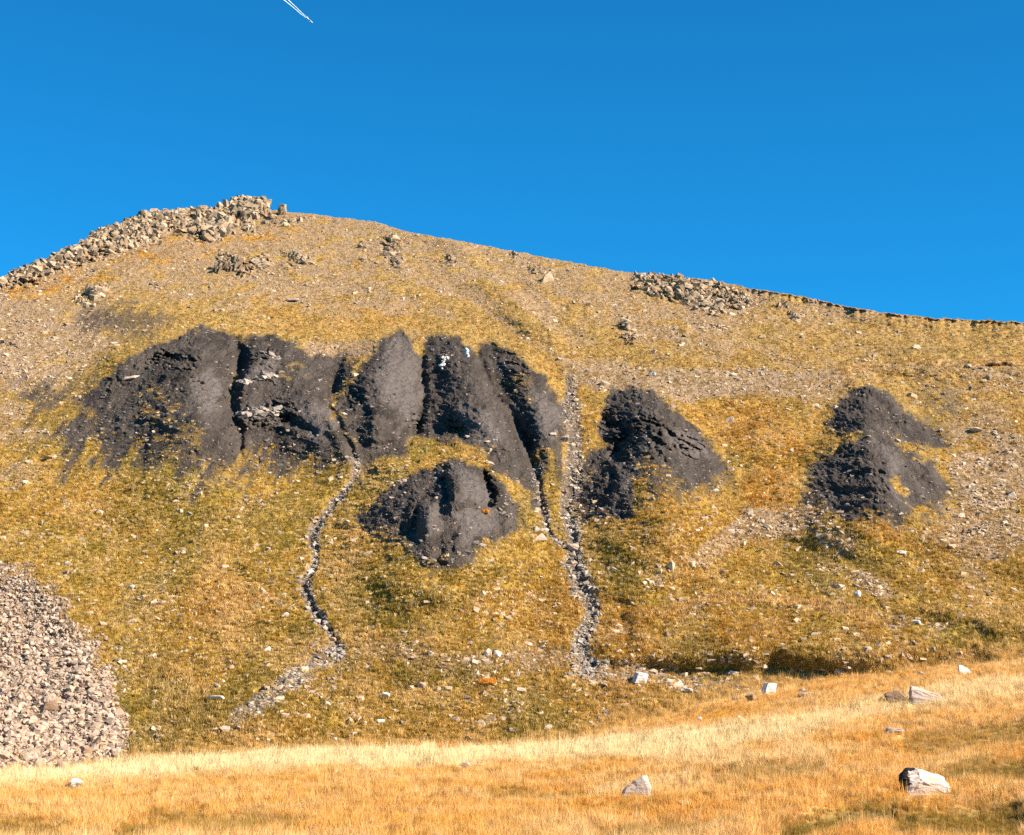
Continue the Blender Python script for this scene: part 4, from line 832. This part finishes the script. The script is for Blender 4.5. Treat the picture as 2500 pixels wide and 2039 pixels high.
B(270 + 50, 167 + 760, 38, 9, 'slab', M_PALE, 'light slab lying on the left flank of the widest shale mound', ry=-.15)
B(1140 - 110 + 320, 1050 + 15, 22, 6, 'slab', M_PALE, 'thin light slab on the right edge of the middle shale mound')

# thin black shell, painted shade, on the left end of the large meadow boulder
def shade_shell(par):
    me = par.data; bm = bmesh.new(); bm.from_mesh(me)
    xs = [q.co.x for q in bm.verts]; x0 = min(xs); wx = max(xs) - x0; zs = [q.co.z for q in bm.verts]; z1 = max(zs); hz = z1 - min(zs)
    dele = []
    for f in bm.faces:
        c = f.calc_center_median(); a = (c.x - x0) / wx; b = (z1 - c.z) / hz
        n = mnoise.noise(c * 6) * .08
        keep = a + n * 1.2 < .15 - .16 * max(0, b - .3) and b < .75 or (a + n < .26 and b + n < .10)
        if not keep: dele.append(f)
    bmesh.ops.delete(bm, geom=dele, context='FACES')
    bm.normal_update()
    for q in bm.verts: q.co += q.normal * .006
    m2 = bpy.data.meshes.new('painted_shade'); bm.to_mesh(m2); bm.free(); m2.materials.clear(); m2.materials.append(M_LEFTSHADE)
    o = link('painted_shade', m2, par); return o
shade_shell(b1)

# ------------------------------------------------------------------ grass
def blade_cluster(nb, h, wd, rad, lean, seg=1):
    V_ = []; F_ = []; T_ = []
    for i in range(nb):
        a = random.uniform(0, 6.283); r = rad * math.sqrt(random.random()); bx, by = r * math.cos(a), r * math.sin(a)
        hh = h * random.uniform(.55, 1.15); la = random.uniform(0, 6.283); l = lean * random.uniform(.2, 1) * hh
        tx, ty = bx + l * math.cos(la) - .03 * hh, by + l * math.sin(la)
        fa = random.uniform(-.9, .9); wx, wy = wd * .5 * math.cos(fa), wd * .5 * math.sin(fa)
        k = len(V_)
        mx, my = bx + (tx - bx) * .35, by + (ty - by) * .35
        V_ += [(bx - wx, by - wy, -.03), (bx + wx, by + wy, -.03), (mx + wx * .8, my + wy * .8, hh * .55), (mx - wx * .8, my - wy * .8, hh * .55), (tx, ty, hh), (tx, ty, hh)]
        F_ += [(k, k + 1, k + 2), (k, k + 2, k + 3), (k + 3, k + 2, k + 4)]
        T_ += [random.random()] * 6
    return np.array(V_, np.float32), np.array(F_, np.int32), np.array(T_)
def grass_material(name, transl=.0):
    k = NT(name); g = k.attr('gcol', True); t = k.attr('tint')
    c = k.mix(1.0, g.outputs['Color'], k.math('ADD', k.math('MULTIPLY', t.outputs['Fac'], .55), .72), 'MULTIPLY')
    k.l(c, k.b.inputs['Base Color'])
    tr = k.n('ShaderNodeBsdfTranslucent'); k.l(c, tr.inputs[0]); mx = k.n('ShaderNodeMixShader'); mx.inputs[0].default_value = .32
    k.l(k.b.outputs[0], mx.inputs[1]); k.l(tr.outputs[0], mx.inputs[2]); k.l(mx.outputs[0], k.out.inputs[0])
    return k.m
M_GRASS = grass_material('dry_grass')
protos_c = bpy.data.collections.new('grass_parts_far'); protos_m = bpy.data.collections.new('grass_parts_near')
def add_proto(coll, name, args):
    v, f, t = blade_cluster(*args); me = make_mesh(name, v, f, {'tint': ('FLOAT', t)}, M_GRASS); ob = bpy.data.objects.new(name, me); coll.objects.link(ob)
for i in range(8): add_proto(protos_c, 'short_tuft_%d' % i, (18, .19, .03, .18, .8))
for i in range(10): add_proto(protos_m, 'tall_tuft_%d' % i, (44, .24, .012, .17, .75))
for i in range(4): add_proto(protos_m, 'seed_stalks_%d' % i, (12, .46, .010, .16, .5))
def inst_object(name, pts, scl, rot, col, coll, npro):
    n = len(pts); me = bpy.data.meshes.new(name); me.vertices.add(n); me.vertices.foreach_set('co', pts.astype(np.float32).ravel())
    for an, kd, key, dt in (('sc', 'FLOAT_VECTOR', 'vector', scl), ('rot', 'FLOAT_VECTOR', 'vector', rot), ('gcol', 'FLOAT_COLOR', 'color', col), ('pi', 'INT', 'value', rng.integers(0, npro, n))):
        a = me.attributes.new(an, kd, 'POINT'); a.data.foreach_set(key, np.ascontiguousarray(dt, dtype=np.int32 if kd == 'INT' else np.float32).ravel())
    o = link(name, me)
    ng = bpy.data.node_groups.new(name, 'GeometryNodeTree')
    ng.interface.new_socket('Geometry', in_out='INPUT', socket_type='NodeSocketGeometry'); ng.interface.new_socket('Geometry', in_out='OUTPUT', socket_type='NodeSocketGeometry')
    gi = ng.nodes.new('NodeGroupInput'); go = ng.nodes.new('NodeGroupOutput'); ip = ng.nodes.new('GeometryNodeInstanceOnPoints'); ci = ng.nodes.new('GeometryNodeCollectionInfo')
    ci.inputs['Collection'].default_value = coll; ci.inputs['Separate Children'].default_value = True; ci.inputs['Reset Children'].default_value = True
    ip.inputs['Pick Instance'].default_value = True
    def na(nm, ty):
        q = ng.nodes.new('GeometryNodeInputNamedAttribute'); q.data_type = ty; q.inputs['Name'].default_value = nm; return q.outputs[0]
    L = ng.links.new
    L(gi.outputs[0], ip.inputs['Points']); L(ci.outputs[0], ip.inputs['Instance']); L(na('pi', 'INT'), ip.inputs['Instance Index'])
    L(na('rot', 'FLOAT_VECTOR'), ip.inputs['Rotation']); L(na('sc', 'FLOAT_VECTOR'), ip.inputs['Scale']); L(ip.outputs[0], go.inputs[0])
    md = o.modifiers.new('scatter', 'NODES'); md.node_group = ng
    return o
def mixc(c, d, f): return c * (1 - f[:, None]) + np.array(d)[None] * f[:, None]
# short turf on the slope
N = 380000
u = rng.uniform(-60, 2190, N); v = rng.uniform(440, 1640, N)
ok = (v > np.interp(u, us, vr) + 1) & (v < np.interp(u, mus, vc) + 6); u = u[ok]; v = v[ok]
dg = np.clip((1 - np.clip(shale, 0, 1)) ** 2 - talus * .97 - stream * 1.1 - rockm * .8, 0, 1) * (1 - .72 * beige)
cl2 = sm(fbm(WX / 1.4, WY / 2.6, 3, 401), -.45, .25)
ok = rng.uniform(0, 1, len(u)) < hill_at(dg * (.35 + .65 * cl2), u, v); u = u[ok]; v = v[ok]
pts = hill_pt(u, v); n = len(u)
c = np.tile(np.array(C_OCH) * 1.12, (n, 1)); r1 = rng.uniform(0, 1, n)
c = mixc(c, np.array(C_OCH2) * 1.1, (r1 < .35) * .8); c = mixc(c, C_OLIVE, np.clip(hill_at(green, u, v) * 1.1, 0, 1) * (rng.uniform(0, 1, n) < .75))
c = mixc(c, C_ORG, np.clip(hill_at(orange, u, v), 0, 1) * .9); c = mixc(c, np.array(C_PALE), np.clip(hill_at(pale, u, v), 0, 1)); f1 = hill_at(fbm(WX / 3.2, WY / 6, 3, 411), u, v); f2 = hill_at(fbm(WX / 9, WY / 16, 3, 412), u, v)
c = mixc(c, (.66, .42, .155), np.clip(sm(f1, -.02, .5) * .75, 0, 1)); c = mixc(c, (.22, .165, .022), sm(f2, -.05, .4) * .6); c = mixc(c, (.50, .21, .025), sm(-f2, .15, .6) * .30)
c = mixc(c, (.72, .50, .22), (rng.uniform(0, 1, n) < .20) * .8)
c = mixc(c, (.40, .25, .11), np.clip(hill_at(beige, u, v), 0, 1) * .6)
up_ = 1 - sm(v - .08 * (u - 1000), 600, 960)
c = mixc(c, (.50, .31, .12), up_ * .6 * (1 - .7 * np.clip(hill_at(orange, u, v), 0, 1)))
c *= rng.uniform(.72, 1.25, n)[:, None]
sz = rng.uniform(.6, 1.35, n) * (.8 + .5 * np.clip(hill_at(pale, u, v), 0, 1)); scl = np.stack([sz, sz, sz * rng.uniform(.7, 1.2, n)], -1)
rot = np.stack([rng.normal(.12, .1, n), rng.normal(0, .1, n), rng.uniform(0, 6.28, n)], -1)
o = inst_object('slope_grass', pts, scl, rot, np.concatenate([c, np.ones((n, 1))], 1), protos_c, 8)
tag(o, 'short ochre autumn turf covering the mountainside', 'grass', kind='stuff')
print('slope tufts', n)
# tall grass of the meadow: even over the ground, not over the picture
N = 120000
yy = 1 / rng.uniform(1 / 100., 1 / 38., N * 2)          # a little denser near the camera
yy = yy[rng.uniform(0, 1, len(yy)) < (yy / 100.) ** 1.2][:N]; n = len(yy)
u = rng.uniform(-120, 2250, n)
cr = np.interp(u, mus, vc); s0 = (1 / yy - 1 / 46.) / (1 / 96. - 1 / 46.); v = 1736 + (cr - 1736) * s0
ok = (s0 <= 1.0); u = u[ok]; v = v[ok]
pts = meadow_at(MP, u, v); n = len(u)
near = np.zeros(n, bool)
for (bx, by, br) in CLEAR:
    if by < 100: near |= (np.abs(pts[:, 0] - bx) < br * .95) & (pts[:, 1] > by - 1.0) & (pts[:, 1] < by + br * 1.1) & (rng.uniform(0, 1, n) < .93)
pal = np.clip(meadow_at(mpale, u, v), 0, 1); org = np.clip(meadow_at(morange, u, v), 0, 1); drk = np.clip(meadow_at(mdark, u, v), 0, 1)
thin = rng.uniform(0, 1, n) < .25 + .75 * (1 - drk) * sm(perlin(pts[:, 0] / .8, pts[:, 1] / .8, 421) + pal * .6, -.4, .2)
thin = thin | (v < np.interp(u, mus, vc) + 26)
ok = ~near & (thin | (rng.uniform(0, 1, n) < .3))
u, v, pts, pal, org, drk = u[ok], v[ok], pts[ok], pal[ok], org[ok], drk[ok]; n = len(u)
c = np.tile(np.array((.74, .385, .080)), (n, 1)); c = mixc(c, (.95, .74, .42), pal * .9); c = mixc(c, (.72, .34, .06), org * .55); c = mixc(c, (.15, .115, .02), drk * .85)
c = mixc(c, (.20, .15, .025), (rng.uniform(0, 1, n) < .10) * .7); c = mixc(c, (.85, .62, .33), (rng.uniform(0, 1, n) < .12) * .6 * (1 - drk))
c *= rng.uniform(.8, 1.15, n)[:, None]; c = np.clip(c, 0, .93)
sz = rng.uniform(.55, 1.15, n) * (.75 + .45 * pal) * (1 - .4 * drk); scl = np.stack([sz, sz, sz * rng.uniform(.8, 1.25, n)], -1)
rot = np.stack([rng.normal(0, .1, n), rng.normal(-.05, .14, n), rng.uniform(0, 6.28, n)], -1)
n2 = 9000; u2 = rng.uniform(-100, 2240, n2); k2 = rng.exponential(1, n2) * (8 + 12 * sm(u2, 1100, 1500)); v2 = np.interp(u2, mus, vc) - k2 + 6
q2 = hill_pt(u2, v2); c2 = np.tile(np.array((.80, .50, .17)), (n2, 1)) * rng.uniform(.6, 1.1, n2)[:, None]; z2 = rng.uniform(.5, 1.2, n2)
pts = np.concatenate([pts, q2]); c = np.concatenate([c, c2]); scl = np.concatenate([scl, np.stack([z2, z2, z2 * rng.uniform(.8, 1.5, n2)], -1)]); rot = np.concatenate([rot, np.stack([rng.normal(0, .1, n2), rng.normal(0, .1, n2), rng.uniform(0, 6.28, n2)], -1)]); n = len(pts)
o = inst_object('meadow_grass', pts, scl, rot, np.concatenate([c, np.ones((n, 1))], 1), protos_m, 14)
tag(o, 'tall golden dry grass of the front meadow', 'grass', kind='stuff')
print('meadow tufts', n)

# bright orange tussocks
M_TUS = NT('orange_grass'); tt = M_TUS.attr('tint'); M_TUS.l(M_TUS.mix(tt.outputs['Fac'], (.42, .13, .008), (.75, .30, .03)), M_TUS.b.inputs['Base Color']); M_TUS = M_TUS.m
for su, sv_, r, h, lb in ((1093, 1838, .45, .5, 'bright orange bushy tussock standing at the meadow\'s middle edge'), (1190, 1672, .55, .3, 'low orange tussock in the rubble below the lichen boulder'), (1183, 1253, .35, .22, 'tiny orange tuft on the foot of the small shale face')):
    random.seed(int(su)); v_, f_, t_ = blade_cluster(420, h, .025, r, .8)
    me = make_mesh('orange_tussock', v_, f_, {'tint': ('FLOAT', t_)}, M_TUS); o = link('orange_tussock', me); g = ground_pt(su / 1.17481, sv_ / 1.17481); o.location = g
    tag(o, lb, 'grass tussock')

# ------------------------------------------------------------------ aeroplane with its two trails, far up
def sky_pt(su, sv_, dist):
    a, b = ray(su / 1.17481, sv_ / 1.17481); d = Vector((a, 1, b)).normalized(); return d * dist
def trail(pts, r):
    bm = bmesh.new(); rings = []
    for i, (q, rr) in enumerate(pts):
        q2 = pts[min(i + 1, len(pts) - 1)][0]; q1 = pts[max(i - 1, 0)][0]; d = (q2 - q1).normalized(); x = d.cross(Vector((0, 0, 1))).normalized(); y = d.cross(x)
        rings.append([bm.verts.new(q + (x * math.cos(t) + y * math.sin(t)) * rr * (1 + .25 * mnoise.noise(q * .01 + Vector((t, 0, 0))))) for t in np.linspace(0, 2 * math.pi, 9)[:-1]])
    for a, b in zip(rings[:-1], rings[1:]):
        for i in range(8): bm.faces.new((a[i], a[(i + 1) % 8], b[(i + 1) % 8], b[i]))
    bm.faces.new(rings[0][::-1]); bm.faces.new(rings[-1])
    bmesh.ops.recalc_face_normals(bm, faces=bm.faces)
    me = bpy.data.meshes.new('contrail'); bm.to_mesh(me); bm.free()
    for f in me.polygons: f.use_smooth = True
    return me
mt = NT('ice_vapour'); mt.b.inputs['Base Color'].default_value = (.9, .93, .96, 1); mt.b.inputs['Subsurface Weight'].default_value = 0; M_VAP = mt.m
DIST = 16000
T0 = sky_pt(755, 48.5, DIST)
for pl, lb in (([(751, 46.5), (735, 35.5), (719.8, 22.5), (704, 9.5), (691.6, 0), (676, -13), (655, -31)], 'left one of the two white vapour trails behind the aeroplane'), ([(753, 46), (748, 41.5), (735, 30.5), (722.6, 18.3), (711, 7.5), (702, -1), (686, -17), (668, -35)], 'right one of the two white vapour trails behind the aeroplane')):
    pts = [(sky_pt(a, b, DIST + i * 60), (2.0 + .7 * i) if 'left' in lb else (1.8 + .4 * i)) for i, (a, b) in enumerate(pl)]
    me = trail(pts, 1); me.materials.append(M_VAP)
    o = link('vapour_trail', me); tag(o, lb, 'vapour trail', 'vapour trails of the aeroplane')
mw_ = NT('aeroplane_paint'); mw_.b.inputs['Base Color'].default_value = (.85, .86, .88, 1); mw_.b.inputs['Roughness'].default_value = .35; M_PLANE = mw_.m
pl_e = bpy.data.objects.new('aeroplane', None); COL.objects.link(pl_e); tag(pl_e, 'tiny white aeroplane at the lower tip of the vapour trails', 'aeroplane')
head = (sky_pt(760, 53, DIST) - sky_pt(751, 45, DIST)).normalized(); up = Vector((0, 0, 1)); rt = head.cross(up).normalized(); up2 = rt.cross(head)
pl_e.matrix_world = Matrix.Translation(sky_pt(756.5, 50, DIST)) @ Matrix((rt, head, up2)).transposed().to_4x4()
def solid(name, pts, parent):
    v, f = hull(pts); me = make_mesh(name, v, f, {}, M_PLANE); return link(name, me, parent)
fp = []
for yy_, rr in ((-32, .6), (-22, 2.2), (-5, 2.9), (20, 2.9), (28, 2.0), (32, .5)):
    for t in np.linspace(0, 2 * math.pi, 10)[:-1]: fp.append((rr * math.cos(t), yy_, rr * math.sin(t)))
solid('fuselage', fp, pl_e)
for sgn in (-1, 1):
    solid('wing', [(sgn * 2, 8, -1), (sgn * 2, -4, -1), (sgn * 30, -12, .6), (sgn * 30, -15, .6), (sgn * 2, 8, -.2), (sgn * 2, -4, -.4), (sgn * 30, -12, .9)], pl_e)
    solid('engine', [(sgn * 10 + 1.5 * math.cos(t), y_, -2.6 + 1.5 * math.sin(t)) for y_ in (2, 8) for t in np.linspace(0, 6.283, 8)[:-1]], pl_e)
    solid('tailplane', [(sgn * .5, -24, .8), (sgn * .5, -30, .8), (sgn * 10, -30, 1.2), (sgn * 10, -32, 1.2), (sgn * .5, -24, 1.3)], pl_e)
solid('tail_fin', [(-.3, -22, 1.5), (.3, -22, 1.5), (-.3, -31, 1.5), (.3, -31, 1.5), (0, -29, 10), (0, -33, 10)], pl_e)
